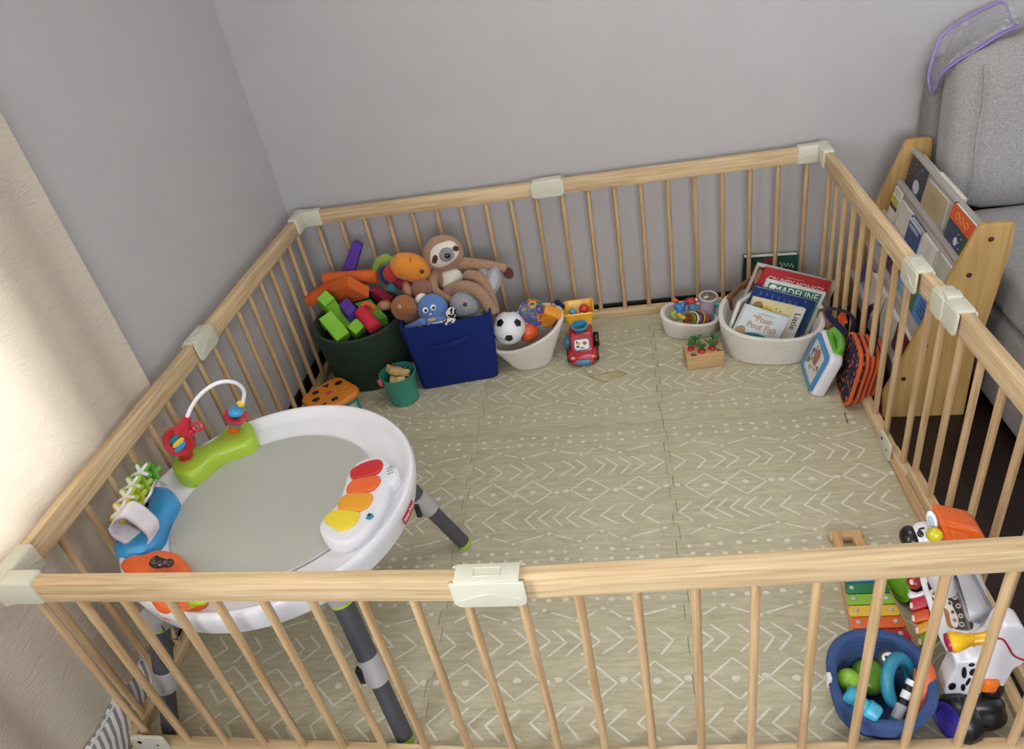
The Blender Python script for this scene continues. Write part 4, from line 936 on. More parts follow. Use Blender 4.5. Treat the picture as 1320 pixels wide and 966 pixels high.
# sloth
yS = -.16; hc = aty(ZP(640, 230), yS); sl = thing('plush_sloth', 'tan plush sloth with cream face sitting on top of the blue storage bin', 'plush toy', tuple(aty(ZP(690, 520), yS)))
g = G(); hr = .079
g.ball(hc, (hr, hr * .86, hr * .90)); bd = aty(ZP(700, 450), yS); g.ball(bd, (.056, .05, .072))
g.ball(bd + V((0, .01, -.03)), (.06, .05, .06)); obj('body', g, BRN, sl, remesh=.005)
for nm, pts, rs in (('arm', [aty(ZP(770, 310), yS), aty(ZP(870, 315), yS - .005), aty(ZP(980, 325), yS - .01), aty(ZP(1120, 352), yS - .01)], [.024, .022, .020, .019]),
                    ('arm', [aty(ZP(575, 400), yS - .02), aty(ZP(552, 470), yS - .05), aty(ZP(580, 545), yS - .08), aty(ZP(690, 605), yS - .10)], [.022, .021, .019, .017]),
                    ('leg', [aty(ZP(850, 412), yS - .04), aty(ZP(930, 440), yS - .06), aty(ZP(1005, 560), yS - .09), aty(ZP(1050, 690), yS - .10)], [.024, .025, .023, .021]),
                    ('leg', [aty(ZP(680, 535), yS - .07), aty(ZP(800, 498), yS - .11), aty(ZP(930, 545), yS - .14), aty(ZP(1025, 690), yS - .155)], [.021, .023, .023, .022])):
    g = G(); g.limb(pts, rs); obj(nm, g, BRN, sl)
fn = V((.06, -.93, .36))
def onell(c, rs, px):
    S_ = Matrix.Diagonal((1 / rs[0], 1 / rs[1], 1 / rs[2])); o = S_ @ (CAM - V(c)); d = S_ @ ray(px); a = d.dot(d); b = o.dot(d); q = max(0, b * b - a * (o.dot(o) - 1)); t = (-b - math.sqrt(q)) / a
    p = CAM + ray(px) * t; n_ = p - V(c); return p, V((n_.x / rs[0] ** 2, n_.y / rs[1] ** 2, n_.z / rs[2] ** 2)).normalized()
HR = (hr, hr * .86, hr * .90)
def shellpatch(rs, c, out_px, grow, m_, nm, parent, k=4, rings=7):
    """a patch hugging an ellipsoid: outline given in seen points, slightly proud of the surface."""
    P = smooth_closed([(*q, 0) for q in out_px], k); cx = sum(p.x for p in P) / len(P); cy = sum(p.y for p in P) / len(P); n = len(P); vs = []
    for r in range(1, rings + 1):
        t = r / rings
        for p in P:
            q = (cx + (p.x - cx) * t, cy + (p.y - cy) * t); w, nn = onell(c, rs, q); vs.append(w + nn * (grow * math.sqrt(max(0, 1 - t ** 3)) + .0004))
    w, nn = onell(c, rs, (cx, cy)); vs.append(w + nn * (grow + .0004)); fs = []
    for r in range(rings - 1):
        for i in range(n): fs.append((r * n + i, r * n + (i + 1) % n, (r + 1) * n + (i + 1) % n, (r + 1) * n + i))
    for i in range(n): fs.append((len(vs) - 1, (i + 1) % n, i))
    g = G(); g.put(vs, fs); return obj(nm, g, m_, parent)
shellpatch(HR, hc, [ZP(*q) for q in ((530, 270), (545, 195), (620, 145), (700, 130), (750, 165), (765, 215), (735, 275), (660, 330), (585, 345), (540, 315))], .005, CRM, 'face', sl)
H2 = tuple(x + .004 for x in HR)
for nm, pts in (('eye_patch', [(545, 300), (555, 255), (580, 242), (598, 265), (585, 305), (560, 315)]), ('eye_patch', [(712, 185), (735, 168), (762, 180), (765, 205), (740, 215), (718, 208)])):
    e = shellpatch(H2, hc, [ZP(*q) for q in pts], .003, DBN, nm, sl, 3, 4)
    cx, cy = sum(q[0] for q in pts) / 6, sum(q[1] for q in pts) / 6; w, nn = onell(hc, tuple(x + .006 for x in HR), ZP(cx, cy - 6)); g = G(); g.ball(w, .0062); obj('eye', g, plast('eye_black', '0B0909', .1), e)
shellpatch(H2, hc, [ZP(*q) for q in ((602, 235), (625, 195), (670, 182), (712, 200), (728, 245), (700, 285), (655, 300), (615, 280))], .014, fuzzy('plush_muzzle', '8C8A8A'), 'muzzle', sl)
w, nn = onell(hc, tuple(x + .018 for x in HR), ZP(672, 250)); g = G(); patch(g, w - nn * .002, nn, .0125, .0105, .006); obj('nose', g, plast('eye_black', '0B0909'), sl)
shellpatch((.056, .05, .072), bd, [ZP(*q) for q in ((630, 385), (690, 355), (745, 350), (790, 390), (810, 440), (760, 465), (690, 490), (642, 515), (636, 450))], .010, CRM, 'belly', sl)
for (p, d, r) in ((aty(ZP(1165, 390), yS - .012), (.2, 0, -.6), (.021, .017, .026)), (aty(ZP(712, 625), yS - .105), (.6, -.2, -.5), (.021, .018, .021)), (aty(ZP(1025, 750), yS - .155), (0, -.1, -1), (.017, .018, .034)), (aty(ZP(1058, 730), yS - .105), (0, 0, -1), (.013, .016, .03))):
    g = G(); R_ = frame((0, 0, 0), z=d).to_3x3(); g.ball(p, (r[0], r[1], r[2]), R_)
    for k in (-1, 1): q = p + tocam(p) * r[1] * .85 + R_ @ V((k * .006, 0, 0)); g.tube([q - V(d) * .012, q + V(d) * .012], .0012, 6)
    obj('paw', g, DBN, sl)
def eye(parent, c, n_, r, white=True, look=(0, 0)):
    g = G(); patch(g, c, n_, r, r, r * .45); o = obj('eye', g, plast('eye_white', 'F4F4F4', .15) if white else plast('eye_black', '0B0909'), parent)
    if white: F = frame(c, z=n_); g = G(); patch(g, c + V(n_).normalized() * r * .32 + V((look[0] * r, 0, look[1] * r)), n_, r * .58, r * .58, r * .3); obj('pupil', g, plast('eye_black', '0B0909'), o)
# orange plush bird
oc = aty(ZP(372, 345), -.20); of = thing('plush_bird', 'orange plush animal with blue collar and lime crest lying left of the tan sloth', 'plush toy', tuple(oc - V((0, 0, .06))))
R_ = Euler((0, .42, 0)).to_matrix(); RS = (.082, .055, .056)
g = G(); g.ball(oc, RS, R_); g.ball(oc + V((-.022, -.004, .012)), (.054, .05, .052)); obj('head', g, fuzzy('plush_orange', 'E08A2C', .12), of, remesh=.006)
for q in ((465, 378),): w = aty(ZP(*q), oc.y - .056); eye(of, w, tocam(w), .008, False)
g = G(); p = [aty(ZP(*q), oc.y - .05) for q in ((378, 265), (365, 285), (375, 305))]; g.tube(smooth_open(p, 3), .0014, 6); obj('stitched_brow', g, DBN, of)
g = G(); g.limb([aty(ZP(85, 355), -.17), aty(ZP(120, 300), -.17), aty(ZP(170, 275), -.17), aty(ZP(215, 280), -.17)], [.012, .018, .02, .012]); obj('crest', g, fuzzy('plush_lime', '8CA83C'), of)
g = G(); g.ball(aty(ZP(190, 420), -.19), (.036, .03, .046), Euler((0, -.5, 0)).to_matrix()); obj('collar', g, fuzzy('plush_navy', '1B2350'), of)
g = G(); g.ball(aty(ZP(215, 395), -.215), (.032, .026, .036), Euler((0, .6, 0)).to_matrix()); obj('tongue', g, fuzzy('plush_red', 'B92A2A'), of)
g = G(); g.ball(aty(ZP(330, 465), -.205), (.055, .04, .03), Euler((0, .3, 0)).to_matrix()); b_ = obj('body', g, mat('plush_maroon_print', '7C1F3C', .9, var=.6, nscale=70, bump=.3), of)
g = G(); g.ball(aty(ZP(232, 500), -.215), (.02, .018, .022)); g.ball(aty(ZP(205, 515), -.215), (.016, .016, .012)); obj('foot', g, fuzzy('plush_teal', '2F7F8C'), of, remesh=.004)
# brown bears
def bear(label, c, r, ears, eyes, muzzle, col, cr):
    o = thing('plush_kangaroo', label, 'plush toy', tuple(V(c) - V((0, 0, r)))); m = fuzzy('plush_' + col, col)
    g = G(); g.ball(c, (r, r * .9, r * .98)); 
    if muzzle: g.ball(muzzle, (r * .5, r * .45, r * .42))
    g.ball(V(c) + V((.01, .02, -r * .9)), (r * .9, r * .7, r * .6)); obj('head', g, m, o, remesh=.005)
    for p, rx, rz, an in ears:
        g = G(); patch(g, p, tocam(p), rx, rz, .010, an); e = obj('ear', g, m, o); g = G(); patch(g, V(p) + tocam(p) * .0065, tocam(p), rx * .62, rz * .66, .005, an); obj('inner_ear', g, fuzzy('plush_ear_pink', 'B08066'), e)
    for p in eyes: eye(o, p, tocam(p), .0058)
    if muzzle: g = G(); q = V(muzzle) + tocam(muzzle) * r * .44; g.tube(smooth_open([q + V((-.016, 0, .0)), q + V((-.004, -.002, -.006)), q + V((.012, .0, .004))], 3), .0011, 6); obj('stitched_mouth', g, DBN, o)
    return o
c = aty(ZP(322, 672), -.325); bear('brown plush animal head with one eye showing, at the left of the blue storage bin', c, .052, [(aty(ZP(160, 652), -.31), .028, .019, .1), (aty(ZP(345, 525), -.27), .017, .032, .15)], [onball(c, .0525, ZP(282, 662))], aty(ZP(375, 680), -.355), '9A6234', None)
c = aty(ZP(468, 530), -.24); g = G(); g.ball(c, (.046, .04, .048)); g.ball(c + V((0, .01, -.05)), (.05, .04, .05)); o = obj('plush_toy', g, fuzzy('plush_dull_brown', '8C6450'), loc=tuple(c), remesh=.006); tag(o, 'dull brown plush toy mostly hidden between orange plush and sloth', 'plush toy')
# blue octopus
c = aty(ZP(552, 680), -.335); oo = thing('plush_octopus', 'round blue plush octopus with two googly eyes at the front of the blue bin', 'plush toy', tuple(c - V((0, 0, .06)))); r = .058
BLP = fuzzy('plush_blue', '5C80BC'); g = G(); g.ball(c, (r, r * .92, r)); obj('head', g, BLP, oo)
for q in ((492, 692), (556, 670)): w = onball(c, r * 1.0, ZP(*q)); eye(oo, w, tocam(w), .0108, True, (.1, -.12))
g = G(); w = [onball(c, r * 1.0, ZP(*q)) for q in ((515, 712), (535, 724), (556, 712))]; g.tube(smooth_open(w, 3), .0013, 6); obj('stitched_smile', g, plast('thread_navy', '26345E'), oo)
g = G(); w = onball(c, r, ZP(536, 722)); patch(g, w, tocam(w), .006, .003, .002); obj('mouth', g, plast('eye_white', 'F4F4F4'), oo)
for pts in (((470, 790), (420, 815), (370, 830), (320, 840)), ((600, 770), (640, 770), (680, 762)), ((540, 790), (580, 800), (640, 800))):
    g = G(); g.limb([aty(ZP(*q), -.385 + .012 * i) for i, q in enumerate(pts)], [.018, .016, .012]); obj('tentacle', g, BLP, oo)
g = G(); w = aty(ZP(545, 768), -.392); g.box(w, (.036, .012, .012), Euler((0, -.15, 0)).to_matrix(), bev=.004); obj('tan_patch', g, fuzzy('plush_sand', 'C2A878'), oo)
def spots(key, c1, c2, sc, thr=.5):
    m = bpy.data.materials.new(key); m.use_nodes = True; nt = m.node_tree; N = nt.nodes; L = nt.links; b = N['Principled BSDF']; tc = N.new('ShaderNodeTexCoord')
    n = N.new('ShaderNodeTexNoise'); n.inputs['Scale'].default_value = sc; n.inputs['Detail'].default_value = 1; L.new(tc.outputs['Object'], n.inputs['Vector'])
    r = N.new('ShaderNodeValToRGB'); r.color_ramp.elements[0].position = thr - .01; r.color_ramp.elements[1].position = thr + .01; r.color_ramp.elements[0].color = lin(c1); r.color_ramp.elements[1].color = lin(c2)
    L.new(n.outputs['Fac'], r.inputs[0]); L.new(r.outputs[0], b.inputs['Base Color']); b.inputs['Roughness'].default_value = .85; return m
g = G(); g.limb([aty(ZP(*q), -.40) for q in ((435, 845), (520, 826), (600, 808), (670, 790))], [.012, .011, .012, .012]); g.ball(aty(ZP(698, 725), -.392), (.021, .016, .031), Euler((0, .4, 0)).to_matrix()); g.ball(aty(ZP(700, 770), -.396), (.02, .016, .018)); z = obj('patterned_underside', g, spots('zebra_print', '16161A', 'E8E6E2', 95), oo, remesh=.004)
g = G(); w = aty(ZP(458, 598), -.30); g.ball(w, (.024, .02, .020), Euler((0, -.4, 0)).to_matrix()); o = obj('plush_ear', g, fuzzy('plush_white', 'E6E4E0', .05), loc=tuple(w)); o.name = 'white_plush'; tag(o, 'bit of a white plush toy peeking out behind the blue octopus', 'plush toy')
# grey elephant
c = aty(ZP(815, 650), -.29); ge = thing('plush_elephant', 'grey plush animal with a dark eye and raised ear under the tan sloth', 'plush toy', tuple(c - V((0, 0, .06))))
g = G(); g.ball(c, (.062, .052, .058)); g.ball(c + V((.02, .01, -.05)), (.06, .05, .05)); obj('head', g, GRP, ge, remesh=.006)
w = onball(c, .056, ZP(814, 645)); eye(ge, w, tocam(w), .0075, False)
g = G(); p = aty(ZP(1045, 450), -.215); patch(g, p, tocam(p), .030, .054, .014, -.25); e = obj('ear', g, GRP, ge); g = G(); p = p + tocam(p) * .010; patch(g, p, tocam(p), .020, .042, .006, -.25); obj('inner_ear', g, mat('satin_grey', 'A4A2AC', .35, var=.05), e)
g = G(); g.limb([aty(ZP(960, 385), -.18), aty(ZP(990, 420), -.19), aty(ZP(1010, 520), -.21), c + V((.03, .02, 0))], [.022, .026, .03, .04]); obj('arm', g, GRP, ge)
# ------------------------------------------------------------------ white ball basket
rope_basket('rope_basket', 'white rope basket holding a toy soccer ball, right of the blue bin', (.592, -.262), .080, .072, .150, .108, lambda q: .148 + .048 * math.cos(q - .55), 16, 'E2DBD2', rot=.12, ex=2.1, bow=1.05)
bc_ = aty((656, 423), -.285); bl = G(); rb = .0655; bl.ball(bc_, rb, u=48, v=32)
ph = (1 + 5 ** .5) / 2; IC = [V(v).normalized() for v in [(0, a, b * ph) for a in (1, -1) for b in (1, -1)] + [(a, b * ph, 0) for a in (1, -1) for b in (1, -1)] + [(b * ph, 0, a) for a in (1, -1) for b in (1, -1)]]
tc_ = tocam(bc_); f0 = (IC[0] + IC[2] + IC[8]); best = None
for i in range(12):
    for j in range(i):
        for k in range(j):
            if abs(IC[i].dot(IC[j]) - .447) < .01 and abs(IC[i].dot(IC[k]) - .447) < .01 and abs(IC[k].dot(IC[j]) - .447) < .01: best = best or (IC[i] + IC[j] + IC[k]).normalized()
Q = best.rotation_difference(tc_).to_matrix(); Q = Matrix.Rotation(.25, 3, tc_) @ Q
IC = [Q @ v for v in IC]
def penta(g, c, r, d, size, rot, mi, lift=1.004):
    F = frame((0, 0, 0), z=d).to_3x3(); n = 5; P = [V((math.cos(rot + 2 * PI * k / n), math.sin(rot + 2 * PI * k / n), 0)) for k in range(n)]; E_ = []
    for k in range(n):
        for t in range(4): E_.append(P[k].lerp(P[(k + 1) % n], t / 4))
    vs = [V(c) + d * r * lift]; m = len(E_)
    for q in (.5, 1): vs += [V(c) + (d + F @ (e * math.tan(size) * q)).normalized() * r * lift for e in E_]
    g.put(vs, [(0, 1 + k, 1 + (k + 1) % m) for k in range(m)] + [(1 + k, 1 + m + k, 1 + m + (k + 1) % m, 1 + (k + 1) % m) for k in range(m)], mi)
for v in IC:
    nb_ = max((w for w in IC if w is not v), key=lambda w: w.dot(v)); F = frame((0, 0, 0), z=v).to_3x3(); l = F.transposed() @ nb_
    penta(bl, bc_, rb, v, .27, math.atan2(l.y, l.x), 1)
dd = (tc_ + V((-.55, 0, -.62))).normalized(); F = frame((0, 0, 0), z=dd)
bl.tube([bc_ + (dd + F.to_3x3() @ V((x, .12 * math.sin(x * 20) * .2 + x * -.4, 0))).normalized() * rb * 1.004 for x in [-.3 + .06 * k for k in range(11)]], .0011, 6, mi=1)
o = obj('soccer_ball', bl, [plast('ball_white', 'E9E9EC', .35), plast('ball_black', '121216', .35)], loc=tuple(bc_)); tag(o, 'white toy soccer ball with black pentagons resting in the left of the white basket', 'ball')
# ring ball
rc = aty(ZT(425, 285), -.225); rbp = thing('ring_ball', 'multicoloured ball of open plastic rings on top of the white basket', 'ball', tuple(rc - V((0, 0, .05)))); R5 = .053
RC = [plast('ring_' + c, c, .3) for c in ('3B62C8', 'E8B42E', 'D8503A', '4C9C46', '7A55B0', 'E88A2C', '4A8CD0', 'E2C832')]
DO = []
for i in range(12):
    for j in range(i):
        for k in range(j):
            if all(abs(a.dot(b) - .447) < .01 for a, b in ((IC[i], IC[j]), (IC[i], IC[k]), (IC[j], IC[k]))): DO.append((IC[i] + IC[j] + IC[k]).normalized())
for n_, d in enumerate(IC + DO):
    g = G(); g.ring(rc + d * R5 * .94, R5 * (.34 if n_ < 12 else .26), .0030, d, 20, 7); obj('ring', g, RC[n_ * 5 % 8], rbp)
g = G(); p = aty(ZT(395, 440), -.27); g.ball(p, .040); o = obj('orange_ball', g, plast('ball_orange', 'DC5B28', .4), loc=tuple(p)); tag(o, 'plain orange ball low in the white basket beside the soccer ball', 'ball')
p = aty(ZT(560, 320), -.245); o = thing('orange_toy', 'orange plastic pull-out toy piece standing in the right side of the white basket', 'toy', tuple(p))
R_ = Euler((.5, .55, .1)).to_matrix(); g = G(); g.box(p, (.055, .035, .085), R_, bev=.008, seg=3); g.box(p + R_ @ V((0, 0, .045)), (.07, .042, .014), R_, bev=.004); g.box(p + R_ @ V((0, 0, -.03)), (.062, .04, .012), R_, bev=.004); obj('ribbed_body', g, plast('toy_amber', 'EE9A2C', .35), o)
g = G()
for k in (-1, 1): g.tube([p + R_ @ V((.02 * k, -.018, -.03)), p + R_ @ V((.02 * k, -.018, .035))], .003, 8)
obj('rib', g, plast('toy_amber', 'EE9A2C'), o)
p = aty(ZT(625, 235), -.185); g = G(); R_ = Euler((.2, .9, 0)).to_matrix(); g.box(p, (.05, .03, .06), R_, bev=.01, seg=3); g.box(p + R_ @ V((-.02, -.017, .0)), (.02, .004, .04), R_, bev=.0015, mi=1); o = obj('navy_toy', g, [cloth('navy_toy_cloth', '1E2248'), cloth('pale_pink', 'E8B8A8')], loc=tuple(p)); tag(o, 'navy cloth toy with pale pink stripe tucked at the right rim of the white basket', 'toy')
# ------------------------------------------------------------------ dump truck
tk = thing('toy_dump_truck', 'red and yellow toy dump truck with blue funnel, parked against the back fence', 'toy truck', (.800, -.24, MZ), .04)
MTk = WM[tk]; TRD = plast('truck_red', 'B3202E', .22, .5); TYL = plast('truck_yellow', 'F2B62C', .3, .3); TBL = plast('truck_blue', '3E92BC', .3, .3)
g = G(MTk); F = Matrix(((0, 0, 1, 0), (1, 0, 0, 0), (0, 1, 0, 0), (0, 0, 0, 1)))
prof = [(-.108, .016), (-.112, .030), (-.106, .044), (-.075, .060), (-.045, .098), (-.030, .108), (.010, .108), (.022, .10), (.024, .016)]
g.prism([p.xy for p in smooth_closed([(*p, 0) for p in prof], 4)], -.046, .046, F, .012, both=True)
for sx in (-1, 1): g.ball((sx * .043, -.078, .035), (.016, .030, .024))
obj('cab', g, TRD, tk)
Nw = (MTk.to_3x3() @ V((0, -.78, .62))).normalized(); ps = MTk @ V((0, -.0665, .0735)); Fq = frame(ps, x=MTk.to_3x3() @ V((1, 0, 0)), z=Nw)
g = G(Fq); g.prism(rr(.031, .023, .012), -.004, .0022, None, .0015, mi=0); g.prism(rr(.027, .019, .009), 0, .003, None, 0, mi=1)
for x, c in ((-.012, 2), (.012, 3)):
    oval(g, x, .004, .0085, .0075, c, .0034); oval(g, x - .003, .006, .0012, .0018, 4, .0038, 8); oval(g, x + .003, .006, .0012, .0018, 4, .0038, 8)
oval(g, -.016, -.008, .007, .004, 4, .0034); oval(g, .0, -.013, .010, .003, 5, .0034); oval(g, -.018, .010, .003, .005, 4, .0036)
obj('windscreen_sticker', g, [plast('sticker_rim', '5A86A8'), plast('sticker_white', 'EDEDE6'), plast('sticker_peach', 'E4B48A'), plast('sticker_red', 'CE4A34'), plast('sticker_black', '1E1A1E'), plast('sticker_blue', '4B7FC0')], tk, label='white sticker with two cartoon faces')
g = G(MTk); g.lathe([(.021, -.02), (.026, -.004), (.030, .010), (.033, .012), (.033, .016), (.028, .017), (.023, .004), (.016, -.012), (0, -.013)], 32, M=Matrix.Translation(V((0, -.016, .118))) @ Matrix.Rotation(.25, 4, 'X'), sy=.8); obj('funnel', g, TBL, tk)
g = G(MTk); g.lathe([(.0, -.0), (.024, 0), (.024, .003), (0, .003)], 24, M=Matrix.Translation(V((0, -.016, .111))) @ Matrix.Rotation(.25, 4, 'X'), sy=.8); obj('funnel_floor', g, plast('funnel_green', '1E5A4A'), tk)
g = G(MTk); g.box((0, -.112, .022), (.056, .016, .020), bev=.007, seg=3); obj('bumper', g, TBL, tk)
for sx in (-1, 1):
    g = G(MTk); g.ball((sx * .038, -.106, .040), (.010, .007, .007)); obj('headlight', g, plast('lamp_pink', 'E88A72', .2), tk)
for (x, y, r, m_) in ((-.050, -.066, .026, BLACK), (.050, -.066, .026, BLACK), (-.056, .030, .030, TBL), (.056, .030, .030, BLACK)):
    g = G(MTk); s_ = 1 if x > 0 else -1; g.lathe([(.0, -.011), (r * .9, -.011), (r, -.007), (r, .007), (r * .9, .011), (r * .55, .011), (r * .5, .006), (0, .006)], 28, M=Matrix.Translation(V((x, y, r))) @ Matrix.Rotation(s_ * PI / 2, 4, 'Y')); w_ = obj('wheel', g, m_, tk)
    g = G(MTk); g.lathe([(0, .005), (r * .42, .005), (r * .36, .012), (0, .013)], 20, M=Matrix.Translation(V((x, y, r))) @ Matrix.Rotation(s_ * PI / 2, 4, 'Y')); obj('hub', g, TYL if m_ is BLACK else TBL, w_)
g = G(MTk); lay = [(.040, .034, .075, .050), (.046, .040, .11, .052), (.060, .046, .155, .054), (.0605, .047, .160, .054), (.056, .043, .160, .054), (.053, .040, .15, .054), (.044, .034, .118, .053), (.040, .03, .112, .052)]
vs = []; fs = []; K = None
for a, b, z, cy in lay:
    P = rr(a, b, .016, 4); K = len(P); vs += [(x, y + cy + .018 + (.16 - z) * -.25, z + (.012 if y > 0 else -.012) * (z - .08) / .1) for x, y in P]
for l in range(len(lay) - 1):
    for k in range(K): fs.append((l * K + k, l * K + (k + 1) % K, (l + 1) * K + (k + 1) % K, (l + 1) * K + k))
fs += [tuple(reversed(range(K))), tuple(range((len(lay) - 1) * K, len(lay) * K))]
g.put(vs, fs); g.box((0, .04, .058), (.07, .05, .05), bev=.006); g.tube([(-.052 + .013 * k, .026, .152 + (.004 if k % 2 else 0)) for k in range(9)], .005, 8); obj('tipper_bed', g, TYL, tk)
g = G(MTk); g.box((0, .03, .03), (.075, .12, .028), bev=.006); obj('chassis', g, TYL, tk)
for x, y, z, r, c, nm in ((.022, .068, .150, .021, 'C8302C', 'red ball lying in the yellow bed of the toy dump truck'), (-.024, .062, .146, .016, '4FA8C0', 'turquoise ball lying in the yellow bed of the toy dump truck')):
    p = MTk @ V((x, y, z)); g = G(); g.ball(p, r); o = obj('toy_ball', g, plast('ballc_' + c, c, .3), loc=tuple(p)); tag(o, nm, 'ball')
g = G(); P = [MTk @ V((.002, -.115, .018))] + [atz(ZT(*q), MZ + .003) for q in ((855, 745), (890, 790), (920, 820), (960, 800), (1060, 775), (1150, 770), (1200, 780), (1170, 800), (1090, 810), (1085, 830), (1040, 850), (980, 835), (920, 812), (930, 795))]
g.tube(smooth_open(P, 5), .0018, 6); obj('pull_cord', g, cloth('cord_yellow', 'BFA860'), tk)
# ------------------------------------------------------------------ small white basket
rope_basket('rope_basket', 'smallest white rope basket with baby toys beside the big book basket', (1.227, -.148), .094, .075, .110, .090, lambda q: .072 - .014 * math.cos(q) , 9, 'E4DED4', rot=-.12, ex=2.4)
GC = 'stacking cups in the small white basket'
p0 = aty(ZK(240, 555), -.185); axc = V((.75, .12, -.05)).normalized() * -1
cups = (('8A9A3C', 'olive'), ('E8E2D6', 'cream'), ('7A4A78', 'plum'), ('D8A83E', 'mustard'), ('B8567A', 'rose'))
for k, (c, nm) in enumerate(cups):
    M = frame(p0 + V((.012 * k, .004 * k, -.002 * k)), z=V((-.62, -.55, .5))); r = .028 + .0012 * k
    g = G(); g.lathe([(0, -.035), (r * .78, -.035), (r * .95, -.002), (r + .002, 0), (r + .002, .003), (r * .93, .003), (r * .76, -.031), (0, -.031)], 28, M=M)
    o = obj('stacking_cup', g, plast('cup_' + c, c, .4), loc=tuple(p0 + V((.012 * k, .004 * k, -.002 * k)))); tag(o, nm + ' coloured stacking cup nested on its side in the smallest white basket', 'cup', GC)
g = G(); g.lathe([(0, -.028), (.018, -.028), (.024, .0015), (.026, .0025), (.026, .004), (.022, .004), (.016, -.024), (0, -.024)], 24, M=frame(p0 + V((-.002, -.002, .001)), z=V((-.62, -.55, .5)))); o = obj('stacking_cup', g, plast('cup_brown', '9A6A34', .5), loc=tuple(p0)); tag(o, 'brown stacking cup innermost of the nested cups in the smallest white basket', 'cup', GC)
p = aty(ZK(180, 478), -.165); o = thing('rattle_toy', 'blue lobed rattle toy with yellow and green ends in the smallest white basket', 'rattle', tuple(p - V((0, 0, .03))))
g = G(); g.ball(p, (.022, .02, .016)); g.ball(p + V((.012, .0, .010)), .013); g.ball(p + V((-.012, 0, .008)), .012); g.ball(p + V((.0, -.008, -.008)), (.018, .014, .014)); obj('body', g, plast('rattle_blue', '2F74B8', .35), o, remesh=.003)
g = G(); g.limb([p + V((-.018, -.005, -.012)), p + V((-.03, -.008, -.022)), p + V((-.022, -.012, -.034))], [.009, .009, .008]); obj('green_arm', g, plast('rattle_green', '9CB83A', .35), o)
g = G(); g.limb([p + V((-.004, -.016, -.018)), p + V((.0, -.02, -.03)), p + V((.012, -.02, -.036))], [.008, .007, .008]); obj('yellow_arm', g, plast('rattle_yellow', 'E0B838', .35), o)
p = aty(ZK(250, 438), -.115); g = G(); g.ball(p, (.026, .018, .014)); g.ball(p + V((-.016, 0, -.004)), (.012, .012, .010)); g.ball(p + V((.02, -.002, .004)), (.007, .007, .007), mi=1); o = obj('red_toy', g, [plast('red_toy', 'B8302E', .4), plast('eye_white', 'F4F4F4')], loc=tuple(p)); tag(o, 'red baby toy with a white bead at the back of the smallest white basket', 'toy')
p = aty(ZK(262, 475), -.135); g = G(); g.ball(p, (.020, .016, .014)); g.ring(p + V((.004, -.012, .002)), .010, .004, (0, -1, .6)); o = obj('blue_ring_toy', g, plast('steel_blue', '4A80A8', .4), loc=tuple(p)); tag(o, 'steel blue ring toy below the red toy in the smallest white basket', 'toy')
p = aty(ZK(150, 436), -.12); g = G(); g.ball(p, (.012, .01, .010)); g.limb([p, p + V((.01, 0, -.02)), p + V((.0, -.01, -.04))], [.008, .007, .007]); o = obj('orange_toy_piece', g, plast('toy_orange', 'EE6A2E'), loc=tuple(p)); tag(o, 'small orange toy end at the back left of the smallest white basket', 'toy')
# snack cup
c = V((1.294, -.128, MZ + .028)); sc_ = thing('snack_cup', 'lilac grey toddler cup with teal handle and see-through lid in the smallest white basket', 'cup', tuple(c))
Mc = Matrix.Translation(c) @ Euler((.12, .06, 0)).to_matrix().to_4x4()
g = G(Mc); g.lathe([(0, 0), (.029, 0), (.031, .004), (.034, .105), (.032, .108), (.029, .106), (.0, .100)], 36); obj('cup_body', g, mat('cup_lilac', 'A49AAA', .4, var=.1, nscale=25), sc_)
g = G(Mc); g.ring((0, 0, .108), .0335, .0038, (0, 0, 1), 36); ld = obj('rim', g, plast('rim_grey', 'C4C6C8', .25), sc_)
g = G(Mc); g.lathe([(0, .1065), (.030, .1065), (.030, .109), (0, .109)], 32); obj('lid', g, mat('lid_mottled', '7A6A54', .2, var=.35, nscale=40), sc_)
g = G(Mc); g.box((-.010, -.006, .1095), (.020, .012, .002), Euler((0, 0, .6)).to_matrix(), bev=.001); obj('lid_sticker', g, plast('pale_green', 'C8D8A8', .4), sc_)
g = G(Mc); g.tube(smooth_open([(.024, -.022, .088), (.036, -.036, .092), (.040, -.038, .070), (.036, -.034, .040), (.024, -.024, .030)], 4), [.007] * 17, 10, flat=.7); obj('handle', g, plast('handle_teal', '5CC0B4', .35), sc_)
g = G(Mc)
for a, z, rx, rz in ((-2.2, .045, .014, .010), (-1.75, .035, .010, .007)):
    d = V((math.cos(a), math.sin(a), 0)); patch(g, d * .0322 + V((0, 0, z)), d, rx, rz, .0015)
obj('fish_print', g, plast('print_mauve', 'B48CC0', .4), sc_)
g = G(Mc); g.ball((.016, -.036, .018), (.014, .010, .014)); obj('purple_base_charm', g, plast('charm_purple', '6A5A8A', .4), sc_)
